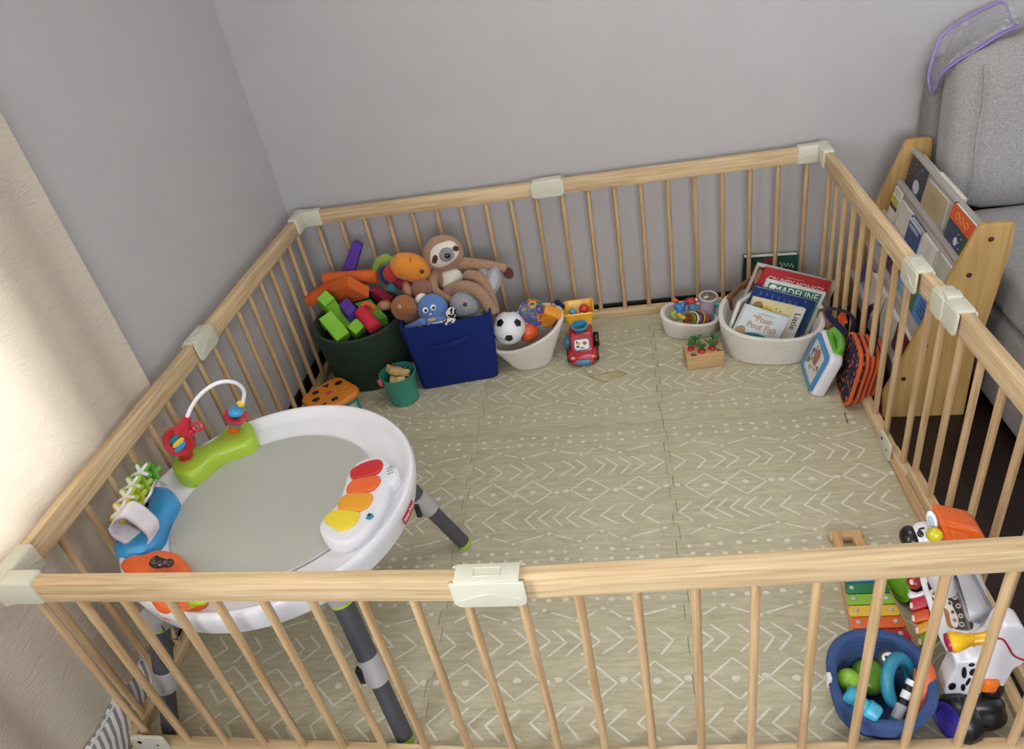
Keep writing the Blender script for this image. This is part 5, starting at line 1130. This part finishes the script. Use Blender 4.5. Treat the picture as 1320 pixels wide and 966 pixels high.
# ------------------------------------------------------------------ radish planter
pl = thing('radish_planter', 'pale wooden toy garden box with red radishes and green leaves in front of baskets', 'toy planter', (1.249, -.385, MZ), .06)
MP_ = WM[pl]; g = G(MP_); g.box((0, 0, .032), (.134, .096, .062), bev=.003)
g.box((-.042, -.045, .0635), (.020, .008, .0012), mi=1); g.box((-.042, -.034, .0635), (.014, .004, .0012), mi=1); g.box((.052, -.034, .0635), (.018, .006, .0012), mi=1); g.box((.050, -.026, .0635), (.008, .004, .0012), mi=1)
obj('box', g, [wood('planter_wood', 'D2AE82', 'C2996A', 'x', 8), plast('burnt_mark', '4A3424', .8)], pl)
LEAF = cloth('leaf_felt', '3F7A3A', .2); RAD = plast('radish_red', 'C22A2C', .35); rd = random.Random(4)
for k, (x, y, n_) in enumerate(((-.044, -.004, 4), (-.010, -.028, 6), (.030, -.020, 6), (.046, .022, 4), (-.02, .03, 3))):
    g = G(MP_); g.ball((x, y, .066), (.0135, .0135, .011)); r_ = obj('radish', g, RAD, pl)
    for q in range(n_):
        a = 2 * PI * q / n_ + rd.random(); t = rd.uniform(.3, .75); L_ = rd.uniform(.034, .055); g = G(MP_); d = V((math.cos(a) * math.sin(t), math.sin(a) * math.sin(t), math.cos(t))); b = V((x, y, .074))
        s_ = d.cross(V((0, 0, 1))).normalized(); up = s_.cross(d); vs = []; fs = []
        for i in range(7):
            u = i / 6; w = .0095 * math.sin(PI * (.12 + .85 * u)) * (1 + .25 * (i % 2)); cpt = b + d * L_ * u + V((0, 0, -.012 * u * u)); vs += [cpt - s_ * w, cpt + up * .003, cpt + s_ * w, cpt - up * .002]
        for i in range(6):
            for j in range(4): fs.append((4 * i + j, 4 * i + (j + 1) % 4, 4 * i + 4 + (j + 1) % 4, 4 * i + 4 + j))
        fs += [(3, 2, 1, 0), (24, 25, 26, 27)]; g.put(vs, fs); obj('leaf', g, LEAF, r_)
# ------------------------------------------------------------------ big white basket
bigb, MB_ = rope_basket('rope_basket', 'large white rope basket with brown leather handles full of picture books', (1.505, -.295), .158, .148, .182, .168, lambda q: .128 + .010 * math.sin(q) - .012 * math.cos(q), 15, 'E0DBD1', rot=-.18, ex=2.5)
LEA = mat('brown_leather', '7A4E30', .5, var=.15, nscale=40, bump=.2, bscale=150)
h1, h2 = aty(ZK(505, 420), -.185), aty(ZK(640, 315), -.115)
g = G(); g.tube(smooth_open([h1 + V((-.004, 0, -.05)), h1 + V((-.006, 0, -.01)), h1 + V((0, 0, .008)), h1.lerp(h2, .5) + V((-.004, 0, .014)), h2 + V((0, 0, .006)), h2 + V((.004, 0, -.03))], 4), [.012] * 21, 10, flat=.45, up=(-1, 0, .3)); obj('handle', g, LEA, bigb)
g = G(); q = MB_ @ V((.180, -.02, 0)); g.tube(smooth_open([q + V((.0, -.06, .09)), q + V((.006, -.04, .125)), q + V((.006, .01, .14)), q + V((.004, .05, .12)), q + V((0, .06, .085))], 4), [.012] * 17, 10, flat=.45, up=(1, 0, .3)); obj('handle', g, LEA, bigb)
# ------------------------------------------------------------------ learning tablet
B0, B1, T0 = aty(ZH(212, 712), -.640), atz(ZH(162, 525), .035), None
U = B1 - B0; U.z *= .3; wU = .165; Un = U.normalized(); Tt = aty(ZH(325, 470), -.625); Vv = Tt - B0; Vv = (Vv - Un * Vv.dot(Un)); hV = Vv.length; Vn = Vv.normalized(); Nn = Vn.cross(Un)
if Nn.x > 0: Nn = -Nn
FT = Matrix(((-Un.x, Vn.x, Nn.x, B0.x), (-Un.y, Vn.y, Nn.y, B0.y), (-Un.z, Vn.z, Nn.z, B0.z), (0, 0, 0, 1)))
tbz = MZ - (FT @ V((-.0, -.02, -.04))).z
lt = thing('learning_tablet', 'white and blue toy tablet with green carry handle leaning by the big book basket', 'toy tablet', (B0.x, B0.y, MZ))
C_ = FT @ Matrix.Translation(V((-wU / 2, hV / 2, 0)))
g = G(); g.prism(rr(wU / 2 + .012, hV / 2 + .012, .03), -.046, -.004, C_, .010, both=True)
obj('shell', g, plast('tablet_white', 'E8E9EE', .25, .3), lt)
g = G(); A_ = rr(wU / 2, hV / 2, .018); I_ = rr(wU / 2 - .016, hV / 2 - .016, .010); n = len(A_); vs = []
for P, z in ((A_, -.006), (A_, .003), (I_, .005), (I_, -.002)): vs += [C_ @ V((x, y, z)) for x, y in P]
g.put(vs, [(l * n + k, l * n + (k + 1) % n, ((l + 1) % 4) * n + (k + 1) % n, ((l + 1) % 4) * n + k) for l in range(4) for k in range(n)]); obj('blue_frame', g, plast('tablet_blue', '3B86C0', .3, .3), lt)
g = G(); g.prism(I_, -.004, .001, C_, 0, mi=0); rd = random.Random(8)
for k in range(26):
    gF = C_; x, y = rd.uniform(-.055, .055), rd.uniform(-hV / 2 + .03, hV / 2 - .03); r1 = rd.uniform(.005, .013); a = rd.random() * 3
    g.poly([C_ @ V((x + r1 * math.cos(2 * PI * q / 9 + a), y + .8 * r1 * math.sin(2 * PI * q / 9 + a), .0014 + .00005 * k)) for q in range(9)], 1 + k % 4)
g.poly([C_ @ V((.022 * math.cos(2 * PI * q / 12), .03 * math.sin(2 * PI * q / 12) + .02, .003)) for q in range(12)], 1)
obj('picture_screen', g, [plast('scr_pale', 'D8DCD4', .2), plast('scr_red', 'A84A38', .2), plast('scr_green', '6A8A5A', .2), plast('scr_tan', 'B89A6A', .2), plast('scr_blue', '4A78A8', .2)], lt, label='pale screen printed with small coloured pictures')
g = G(); hp = [C_ @ V((x, y, z)) for x, y, z in ((.045, hV / 2 - .004, -.030), (.052, hV / 2 + .022, -.034), (.020, hV / 2 + .036, -.036), (-.020, hV / 2 + .036, -.036), (-.052, hV / 2 + .022, -.034), (-.045, hV / 2 - .004, -.030))]
g.tube(smooth_open(hp, 5), .0125, 12, flat=1.4); g.box(C_ @ V((0, hV / 2 + .010, -.030)), (.13, .012, .036), C_.to_3x3(), bev=.005); obj('handle', g, plast('tablet_green', '6CB53C', .3, .3), lt)
g = G()
for k, m_ in enumerate((0, 1, 2)): g.cyl(C_ @ V((-wU / 2 - .004, -.045 + .045 * k, -.02)), C_ @ V((-wU / 2 - .018, -.045 + .045 * k, -.018)), .009, n=16, mi=m_)
obj('side_button', g, [plast('tablet_blue', '3B86C0'), plast('btn_green', '5E9A4A'), plast('btn_red', 'B8485A')], lt)
# ------------------------------------------------------------------ folded activity bag
fb = thing('accordion_bag', 'navy cloth bag with four orange piped ribs and dark handles leaning on the right fence', 'bag', (1.69, -.68, MZ))
OPI = cloth('orange_piping', 'D9602F'); NVC = cloth('bag_navy', '1A1E3A'); cb_ = V((1.652, -.757, MZ))
bU = (V((1.668, -.545, .0)) - V((1.652, -.745, 0))).normalized(); bN = V((bU.y, -bU.x, 0)); bV = V((.16, 0, 1)).normalized(); bV = (bV - bU * bV.dot(bU)).normalized(); bN = bU.cross(bV).normalized()
if bN.x < 0: bN = -bN
for k in range(5):
    o0 = V((1.655, -.745, MZ + .006)) + bN * (.006 + .0185 * k) + bU * (.012 * k)
    W_, H_ = .185 - .008 * k, .205 - .004 * k
    Fk = Matrix(((bU.x, bV.x, bN.x, o0.x), (bU.y, bV.y, bN.y, o0.y), (bU.z, bV.z, bN.z, o0.z), (0, 0, 0, 1)))
    P = [(W_ / 2 + x, H_ / 2 + y) for x, y in rr(W_ / 2, H_ / 2, .055, 8)]
    g = G(); g.prism(P, -.0085, .0085, Fk, .004, both=True)
    ly = obj('fabric_layer', g, NVC if k else [spots('bag_floral', 'C8683A', '191C36', 60, .40)], fb)
    if k < 4 or 1:
        g = G(); g.tube([Fk @ V((x, y, -.004 if k == 0 else 0)) for x, y in P], .0062, 8, True); obj('piping', g, OPI, ly)
for s_, off in ((0, .0), (1, .055)):
    b0 = V((1.672, -.70, .205)) + bN * off
    g = G(); pts = [b0, b0 + V((.008, .01, .06)), b0 + V((.018, .05, .118)), b0 + V((.024, .10, .125)), b0 + V((.022, .14, .07)), b0 + V((.016, .15, -.01))] if s_ else [aty(ZH(*q), -.665 + .02 * i) for i, q in enumerate(((440, 345), (385, 285), (335, 235), (325, 195), (370, 185), (450, 210), (485, 260), (475, 330)))]
    g.tube(smooth_open(pts, 5), [.0095] * 60 if False else .0095, 10, flat=.5, up=(-1, 0, 0)); obj('handle', g, NVC, fb)
g = G(); hc_ = aty(ZH(432, 255), -.60); R_ = Euler((.3, .15, .1)).to_matrix()
for k in range(5): g.cyl(hc_ + V((.006 * k - .012, .004 * k, -.022)), hc_ + V((.006 * k - .022, .01 * k, .018)), .0028, n=8)
obj('striped_lining', g, OPI, fb)
g = G(); p0 = atz(ZH(430, 845), MZ + .002); p1 = atz(ZH(448, 895), MZ + .002); g.tube([p0 + V((0, 0, .01)), p0, p1], .0013, 6); obj('loose_thread', g, BLACK, fb)
# ------------------------------------------------------------------ xylophone
xy = thing('toy_xylophone', 'toy xylophone with rainbow bars on a wooden base near the front right pen corner', 'xylophone', (1.512, -1.45, MZ))
g = G(); P = [(1.470, -1.262), (1.548, -1.262), (1.590, -1.622), (1.430, -1.622)]
for (a, b, c, d) in (((1.478, -1.27), (1.500, -1.27), (1.468, -1.615), (1.440, -1.615)), ((1.522, -1.27), (1.545, -1.27), (1.578, -1.615), (1.550, -1.615))): g.prism([a, b, c, d], MZ + .001, MZ + .026, None, .003)
g.box((1.511, -1.278, MZ + .013), (.085, .024, .024), bev=.005, seg=3); g.box((1.510, -1.612, MZ + .013), (.155, .024, .024), bev=.005, seg=3); obj('wooden_base', g, wood('xylo_wood', 'D6AE80', 'BE9264', 'y', 8), xy)
for k, (c, nm) in enumerate((('7A4A9C', 'purple'), ('2F4F9C', 'navy'), ('2F8FC0', 'blue'), ('1F7A48', 'dark green'), ('8CC03A', 'light green'), ('F0C236', 'yellow'), ('EC6A2C', 'orange'), ('C0202C', 'red'))):
    y = -1.368 - .0332 * k; hw = .040 + .0028 * k; xc = 1.509 - .0018 * k + .004
    g = G(Matrix.Translation(V((xc, y, MZ + .030)))); P = rr(hw, .0150, .008); g.prism([(x * (1 + (y_ < 0) * .04), y_) for x, y_ in P], 0, .007, None, .0015, both=True); b_ = obj('bar', g, plast('bar_' + c, c, .25, .4), xy, label=nm + ' bar')
    for s_ in (-1, 1): g = G(); g.ball((xc + s_ * hw * .72, y + .001, MZ + .037), (.0058, .0058, .004), u=12, v=8); obj('pin', g, plast('pin_silver', 'C8C8C8', .3), b_)
# ------------------------------------------------------------------ blue rope basket
rope_basket('rope_basket', 'blue rope basket with loose baby toys in the near right pen corner', (1.444, -1.757), .074, .064, .100, .096, lambda q: .120 + .022 * math.sin(q), 14, '3A517E', rot=-.1, ex=2.3)
g = G(); p = V((1.341, -1.760, MZ + .112)); g.box(p, (.009, .016, .034), bev=.002); o = obj('rope_tag', g, cloth('tag_white', 'ECE8E0')); 
o.parent = bpy.data.objects['rope_basket.004']; o.matrix_parent_inverse = WM[o.parent].inverted()
p = aty(ZF(255, 415), -1.745); o = thing('squeeze_toy', 'lime green ball shaped baby toy with yellow underside at left in the blue basket', 'toy', tuple(p)); g = G(); g.ball(p, .0255); obj('ball_body', g, plast('lime_ball', '94C63C', .35), o); g = G(); g.ball(p + V((.004, -.004, -.006)), (.0235, .0235, .0225)); obj('pale_base', g, plast('lime_pale', 'C8D23C', .35), o)
p = aty(ZF(375, 390), -1.715); o = thing('toy_drum', 'green round toy with ridged sides behind the lime ball in the blue basket', 'toy', tuple(p)); g = G(); Md = frame(p, z=(.35, -.35, .85)); g.lathe([(0, -.03), (.030, -.03), (.033, -.02), (.036, -.004), (.034, 0), (.037, .004), (.036, .016), (.030, .024), (.018, .028), (0, .029)], 36, M=Md); obj('shell', g, plast('drum_green', '6AA636', .35), o)
g = G(); g.ring(Md @ V((0, 0, .0)), .0362, .002, Md.to_3x3().col[2]); obj('band', g, plast('drum_band', '4E8A2C', .35), o); g = G(); g.lathe([(0, -.045), (.022, -.04), (.026, -.03), (0, -.03)], 24, M=Md); obj('amber_foot', g, plast('drum_amber', 'C8A030', .35), o)
p = aty(ZF(500, 275), -1.69); o = thing('panda_ball', 'black and white toy face ball at the back of the blue basket', 'ball', tuple(p)); g = G(); g.ball(p, .026); obj('ball', g, plast('panda_grey', '55575C', .5), o); g = G()
w = p + tocam(p) * .0235; patch(g, w, tocam(p), .0145, .0115, .004); f_ = obj('face', g, plast('eye_white', 'F4F4F4'), o); g = G()
for k in (-1, 1): patch(g, w + V((.006 * k, 0, .002)) + tocam(p) * .003, tocam(p), .003, .0035, .002)
obj('eye', g, BLACK, f_)
p = aty(ZF(560, 420), -1.755); n_ = V((.62, -.55, .35)).normalized(); o = thing('teething_ring', 'turquoise ring toy standing upright in the middle of the blue basket', 'ring', tuple(p)); Fr = frame(p, x=(V((0, 0, 1)) - n_ * n_.z).normalized(), z=n_)
g = G(); g.tube([Fr @ V((.052 * math.cos(2 * PI * k / 40), .044 * math.sin(2 * PI * k / 40), 0)) for k in range(40)], .0125, 12, True); obj('ring', g, plast('ring_turquoise', '2F8CA8', .4), o)
g = G(); g.tube([Fr @ V((.040 * math.cos(2 * PI * k / 40), .033 * math.sin(2 * PI * k / 40), .004)) for k in range(40)], .004, 8, True); obj('inner_groove', g, plast('ring_turquoise_dark', '1F6478', .4), o)
a, b = aty(ZF(250, 490), -1.79), aty(ZF(425, 630), -1.828); o = thing('toy_hammer', 'light blue plastic toy bottle lying across the front of the blue basket', 'toy', tuple(b)); d = (b - a)
g = G(); g.tube([a - d * .06, a, a + d * .18, a + d * .24, a + d * .6, a + d * .66, a + d * .95, b + d * .03], [.014, .0185, .0185, .0145, .0155, .0205, .0215, .018], 24); obj('body', g, plast('hammer_blue', '46B0D0', .35, .3), o)
g = G()
for t in (.21, .63): g.tube([a + d * (t - .015), a + d * (t + .015)], [.0172, .0172] if t < .5 else [.019, .019], 24)
obj('groove', g, plast('hammer_blue_deep', '3598B8', .35), o)
a, b = aty(ZF(635, 410), -1.765), aty(ZF(530, 680), -1.83); o = thing('toy_torch', 'slim white, black and grey striped toy stick in the blue basket', 'toy', tuple(b)); d = b - a; mm = [plast('stick_white', 'ECECEA', .3), BLACK, plast('stick_grey', 'B4B6BA', .3, .4), plast('stick_blue', '2F7C94', .35)]
for t0, t1, m_, r in ((0, .12, 0, .0085), (.12, .25, 1, .0088), (.25, .42, 0, .0092), (.42, .55, 1, .0095), (.55, .88, 2, .0115), (.88, 1.0, 3, .0125)):
    g = G(); g.tube([a + d * t0, a + d * (t0 + .01), a + d * (t1 - .01), a + d * t1], [r * .9, r, r, r * .9], 18); obj('section', g, mm[m_], o)
p = aty(ZF(690, 450), -1.765); o = thing('orange_cloth_toy', 'orange curved toy at the right inside the blue basket', 'toy', tuple(p)); g = G(); g.limb([p + V((.018, .03, .035)), p + V((.014, .01, .02)), p + V((0, -.015, -.01)), p + V((-.016, -.03, -.04))], [.010, .018, .020, .014]); obj('body', g, plast('orange_soft', 'D9683A', .5), o)
g = G(); g.tube(smooth_open([p + V((-.008, .02, .034)) , p + V((-.016, -.004, .014)), p + V((-.022, -.03, -.02))], 5), .0018, 6); obj('seam', g, plast('orange_dark', 'A8481F', .5), o)
# ------------------------------------------------------------------ zebra walker
ZL = crop(1190, 800, .17173); ZQ = crop(1130, 640, .14493)
zw = thing('zebra_walker', 'white spotted zebra baby walker with piano keys and orange mane by the right fence', 'baby walker', (1.63, -1.62, MZ))
WH = plast('walker_white', 'E9E9EF', .22, .4)
yl_ = -1.775
pl_ = [aty(ZL(*q), yl_) for q in ((240, 380), (250, 320), (340, 310), (410, 290), (450, 230), (520, 180), (590, 60), (650, 40), (757, 60), (790, 180), (770, 320), (690, 370), (640, 460), (560, 570), (500, 630), (470, 680), (330, 680), (240, 620), (160, 560), (190, 470))]
g = G(); Fy = Matrix(((1, 0, 0, 0), (0, 0, -1, yl_ + .045), (0, 1, 0, 0), (0, 0, 0, 1))); g.prism([(p.x, p.z) for p in smooth_closed(pl_, 3)], 0, .045, Fy, .006, both=True); nl = obj('side_leg', g, WH, zw)
g = G()
for (x, y, rx, rz, a) in ((218, 497, 30, 26, .1), (308, 395, 20, 40, .4), (372, 390, 24, 24, 0), (338, 462, 14, 28, -.3), (300, 505, 18, 26, .4), (365, 335, 24, 12, -.6), (440, 570, 34, 12, .35)):
    p = aty(ZL(x, y), yl_ - .001); patch(g, p, (0, -1, 0), rx * .00024, rz * .00050, .0022, a * .4)
obj('black_spots', g, plast('zebra_black', '111113', .3), nl)
g = G(); p = [aty(ZL(*q), yl_ - .001) for q in ((560, 135), (600, 145), (640, 200), (680, 265), (757, 300))]; g.tube(smooth_open(p, 4), .0022, 6); obj('red_line', g, plast('walker_red', 'B01F3A', .3), nl)
g = G(); p = aty(ZL(500, 490), yl_ - .004); g.box(p, (.030, .014, .036), Euler((0, .12, 0)).to_matrix(), bev=.006, seg=3)
for k in range(4): g.tube([p + V((-.011, -.0075, .012 - .006 * k)), p + V((.008, -.0075, .013 - .006 * k))], .0015, 6)
obj('orange_catch', g, plast('catch_orange', 'EE7A24', .3), zw)
def wheel(c, ax, r, w, m_, cap, nm):
    g = G(); ax = V(ax).normalized(); Mw = frame(c, z=ax); g.lathe([(0, 0), (r * .8, 0), (r * .98, w * .08), (r, w * .3), (r, w * .75), (r * .85, w), (0, w)], 32, M=Mw); wh = obj('wheel', g, m_, zw)
    g = G(); g.lathe([(0, w), (r * .80, w), (r * .82, w + .003), (r * .74, w + .004), (r * .70, w + .002), (0, w + .003)], 32, M=Mw); g.ring(Mw @ V((0, 0, w + .003)), r * .5, .0012, ax, 24, 6); obj('wheel_cap', g, cap, wh, label=nm)
c = atz(ZF(825, 635), .052); wheel(c - V((-.045, .0, 0)), (-.93, -.32, .12), .050, .040, BLACK, plast('cap_purple', '4A3FB4', .3), 'purple wheel cap')
g = G(); q = c + V((.085, .005, -.004)); g.ball(q, (.040, .028, .036)); g.ball(q + V((-.035, 0, .004)), (.035, .026, .036)); g.ball(q + V((-.01, .008, .028)), (.045, .024, .022)); obj('foot', g, BLACK, zw, remesh=.004)
c = atz(ZQ(160, 765), .052); wheel(c + V((.04, 0, 0)), (-.93, -.35, .1), .050, .036, BLACK, plast('cap_green', '76B82E', .3), 'green wheel cap')
g = G(); q = c + V((.075, .0, .0)); g.ball(q, (.04, .028, .042)); g.ball(q + V((.02, 0, .05)), (.035, .025, .05)); obj('foot', g, BLACK, zw, remesh=.004)
# tilted play panel
Pn = V((-.62, -.30, .72)).normalized(); Pp = aty(ZW(400, 320), -1.645)
def pp_(x, y, off=0): return onpl(ZW(x, y), Pp + Pn * off, Pn)
px_ = (pp_(580, 320) - pp_(220, 320)).normalized(); FP_ = frame(Pp, x=px_, z=Pn); FPi = FP_.inverted()
def pan(pts, z0, z1, m_, nm, par, rnd=.003, k=4): g = G(); g.prism([(FPi @ pp_(*p)).xy for p in (smooth_closed([(*p, 0) for p in pts], k) if k else pts)] if False else [(FPi @ p).xy for p in smooth_closed([pp_(*q) for q in pts], k)], z0, z1, FP_, rnd); return obj(nm, g, m_, par)
pb = pan([(195, 75), (235, 60), (300, -60), (470, -70), (560, -20), (640, 250), (640, 460), (560, 640), (470, 720), (400, 640), (330, 500), (270, 330), (225, 190)], -.05, 0, WH, 'panel_body', zw, .005)
pd = pan([(262, 110), (330, 30), (440, 10), (520, 180), (590, 400), (570, 470), (440, 450), (410, 340), (330, 300), (285, 210)], 0, .003, plast('panel_black', '1A1618', .3), 'icon_board', pb, .001)
rd = random.Random(5); g = G(); mi_ = 0
for (x, y) in ((300, 135), (340, 120), (430, 185), (465, 232), (490, 295), (508, 368), (515, 430), (380, 100), (450, 340), (465, 400), (428, 275), (310, 205)):
    p = FPi @ pp_(x, y); g.M = FP_; g.cyl((p.x, p.y, .0028), (p.x, p.y, .0042), .0052, n=14, mi=0); g.cyl((p.x, p.y, .004), (p.x, p.y, .0046), .0030, n=6, mi=1 + mi_ % 2); mi_ += 1
g.M = Matrix(); obj('round_icon', g, [plast('icon_grey', 'C8C2BA', .3), plast('icon_dark', '2A2224', .3), plast('icon_brown', '8A6A4A', .3)], pd)
pan([(280, 185), (330, 170), (400, 230), (450, 300), (490, 390), (480, 450), (430, 440), (420, 350), (370, 290), (300, 230)], .0031, .0038, plast('ring_pale', 'E4E0DA', .3), 'pale_arc', pd, .0003)
pan([(385, 310), (420, 340), (440, 430), (470, 455), (420, 450), (395, 380)], .0031, .0042, plast('arc_brown', 'B06A2C', .3), 'brown_arc', pd, .0003)
pan([(440, 80), (470, 100), (540, 290), (580, 440), (570, 470), (545, 400), (490, 240)], .0031, .0044, mat('photo_strip', '7A6A70', .3, var=.6, nscale=90), 'picture_strip', pd, .0003)
pan([(455, 20), (480, 10), (570, 15), (640, 120), (745, 330), (690, 400), (600, 420), (560, 290), (510, 140)], .002, .040, plast('arch_silver', 'B8BAC2', .25, .4), 'silver_arch', zw, .010)
for k, (c, nm, pts) in enumerate((('B31F38', 'red', [(108, 245), (150, 215), (225, 195), (240, 280), (180, 310), (115, 320)]), ('D0521F', 'orange', [(122, 345), (160, 320), (240, 305), (258, 380), (200, 400), (130, 410)]), ('D89A24', 'amber', [(148, 430), (185, 410), (268, 385), (285, 450), (215, 480), (158, 500)]), ('5E9A34', 'green', [(168, 510), (210, 485), (285, 450), (300, 520), (240, 560), (180, 590)]))):
    kk_ = pan(pts, -.035, -.012, plast('wkey_' + c, c, .25, .3), 'piano_key', zw, .005, 3); kk_['label'] = nm + ' piano key'
    p = FPi @ pp_((pts[0][0] + pts[5][0]) / 2 + 12, (pts[0][1] + pts[5][1]) / 2); g = G(FP_); g.prism([(p.x + x, p.y + y) for x, y in rr(.003, .0065, .003)], -.013, -.011); obj('note_mark', g, plast('note_white', 'E8C8C8', .4), kk_)
g = G(); p = pp_(160, 118, -.01); g.ball(p, .016); rb_ = obj('red_roller', g, plast('roller_red', '9A2A20', .15, .5), zw); g = G(); patch(g, p + tocam(p) * .0155 + V((-.005, 0, 0)), tocam(p), .004, .006, .001); obj('white_mark', g, plast('note_white', 'E8C8C8'), rb_)
pan([(95, 165), (125, 175), (165, 185), (225, 165), (230, 200), (150, 225), (105, 225)], -.04, -.008, WH, 'roller_cradle', zw, .005)
g = G(); a = FP_ @ V((.02, -.03, -.05)); g.limb([a, V((1.665, -1.60, .10)), V((1.66, -1.50, .06))], [.035, .03, .028]); g.limb([a, V((1.665, -1.70, .12)), V((1.655, -1.765, .10))], [.035, .03, .025]); obj('under_frame', g, BLACK, zw)
# yellow handset
a, b = aty(ZL(205, 165), -1.80), aty(ZL(500, 130), -1.80); d = (b - a)
g = G(); g.tube([a - d * .04, a, a + d * .12, a + d * .30, a + d * .46, a + d * .62, a + d * .9, b, b + d * .05], [.017, .0195, .0190, .0155, .0112, .0105, .0118, .0125, .010], 28)
for t in (.56, .95): g.ring(a + d * t, .0118, .0016, d, 24, 6)
hs = obj('handset', g, plast('handset_yellow', 'F2BE1E', .2, .5), zw); g = G(); g.tube([a - d * .13, a - d * .10, a - d * .02], [.010, .0165, .0175], 24); obj('mouthpiece', g, plast('walker_red', 'B01F3A'), hs)
# head
yh = -1.60; hc2 = aty(ZQ(430, 350), yh)
g = G(); g.ball(hc2, (.024, .030, .027)); g.ball(aty(ZQ(370, 365), yh), (.020, .026, .022)); g.limb([hc2, hc2 + V((.02, .0, -.06)), FP_ @ V((.0, .04, -.03))], [.03, .03, .03]); hd = obj('head', g, WH, zw, remesh=.004)
g = G(); g.ball(aty(ZQ(300, 365), yh), (.0205, .026, .0215)); obj('muzzle', g, plast('zebra_black', '111113'), hd)
for (x, y, r) in ((388, 335, .0062), (382, 345, .0036)):
    p = aty(ZQ(x, y), yh - .026); g = G(); patch(g, p, tocam(p), r, r * 1.15, r * .4); obj('eye', g, plast('zebra_black', '111113') if r > .005 else plast('eye_white', 'F4F4F4'), hd)
g = G(); p = [aty(ZQ(*q), yh - .02) for q in ((372, 300), (395, 288), (425, 283))]; g.tube(smooth_open(p, 3), [.0022] * 7, 6); obj('brow', g, plast('zebra_black', '111113'), hd)
g = G(); p = aty(ZQ(492, 215), yh - .005); patch(g, p, (-.6, -.7, .35), .010, .020, .006, .2); e = obj('ear', g, WH, hd); g = G(); patch(g, p + V((-.003, -.0045, .002)), (-.6, -.7, .35), .005, .012, .003, .2); obj('inner_ear', g, plast('ear_blue', 'A8C4DC', .3), e)
g = G(); p = aty(ZQ(515, 345), yh - .028); g.ball(p, (.0155, .0145, .0165)); obj('cheek_roller', g, [mat('cheek_yellow', 'D8C82A', .2, var=.3, nscale=14, coat=.4)], hd)
pm = [aty(ZQ(*q), yh) for q in ((535, 160), (560, 150), (700, 180), (850, 215), (905, 260), (945, 360), (930, 430), (740, 430), (560, 430), (540, 300))]
Fm = Matrix(((1, 0, 0, 0), (0, 0, -1, yh + .03), (0, 1, 0, 0), (0, 0, 0, 1))); g = G(); g.prism([(p.x, p.z) for p in pm], 0, .06, Fm, .006, both=True); mn = obj('mane', g, plast('mane_orange', 'E8661E', .3, .3), hd)
g = G()
for q0, q1 in (((600, 215), (690, 420)), ((640, 225), (905, 290)), ((700, 300), (740, 420)), ((800, 300), (850, 400))): g.tube([aty(ZQ(*q0), yh - .0305), aty(ZQ(*q1), yh - .0305)], .0016, 6)
obj('mane_ridge', g, plast('mane_orange', 'E8661E'), mn)
# ------------------------------------------------------------------ light
LX, LY = 1.2, -.85
def area(name, loc, rot, sx, sy, power, col=(1, 1, 1), spread=180):
    l = bpy.data.lights.new(name, 'AREA'); l.shape = 'RECTANGLE'; l.size = sx; l.size_y = sy; l.energy = power; l.color = col; l.spread = math.radians(spread)
    o = bpy.data.objects.new(name, l); COL.objects.link(o); o.location = loc; o.rotation_euler = rot; return o
area('daylight_left', (XL - .3, (W1[0] + W1[1]) / 2, 1.42), (0, -PI / 2, 0), 1.55, 1.65, 84, (.97, .985, 1))
area('daylight_front', (1.5, YF - .25, 1.5), (PI / 2, 0, 0), 2.2, 1.45, 42, (.95, .97, 1))
area('daylight_right', (XR + .3, (W3[0] + W3[1]) / 2, 1.4), (0, PI / 2, 0), 1.5, 2.0, 5, (.93, .96, 1))
lamp = thing('added_fill_lamp', 'unseen flat round lamp added above the playpen as overhead fill', 'fill lamp', (LX, LY, ZC_)); g = G(); g.lathe([(.0, 2.435), (.22, 2.44), (.25, 2.455), (.255, 2.498), (0, 2.498)], 40, M=Matrix.Translation(V((LX, LY, 0)))); obj('shade', g, plast('lamp_shade', 'F2F0EA', .5), lamp)  # unseen fixture, added to carry overhead fill for back wall and rail tops
l_ = area('added_fill_light', (LX, LY, 2.425), (0, 0, 0), 1.0, 1.0, 5, (1, .98, .96)); l_.data.shape = 'DISK'  # soft fill light below the added fixture
w = bpy.data.worlds.new('sky'); SC.world = w; w.use_nodes = True
w.node_tree.nodes['Background'].inputs[0].default_value = (.75, .85, 1, 1); w.node_tree.nodes['Background'].inputs[1].default_value = .6
SC.view_settings.view_transform = 'Standard'; SC.view_settings.look = 'None'; SC.view_settings.gamma = 1; SC.view_settings.use_curve_mapping = False
SC.view_settings.exposure = 1.17
SC.cycles.use_denoising = True; SC.cycles.max_bounces = 8
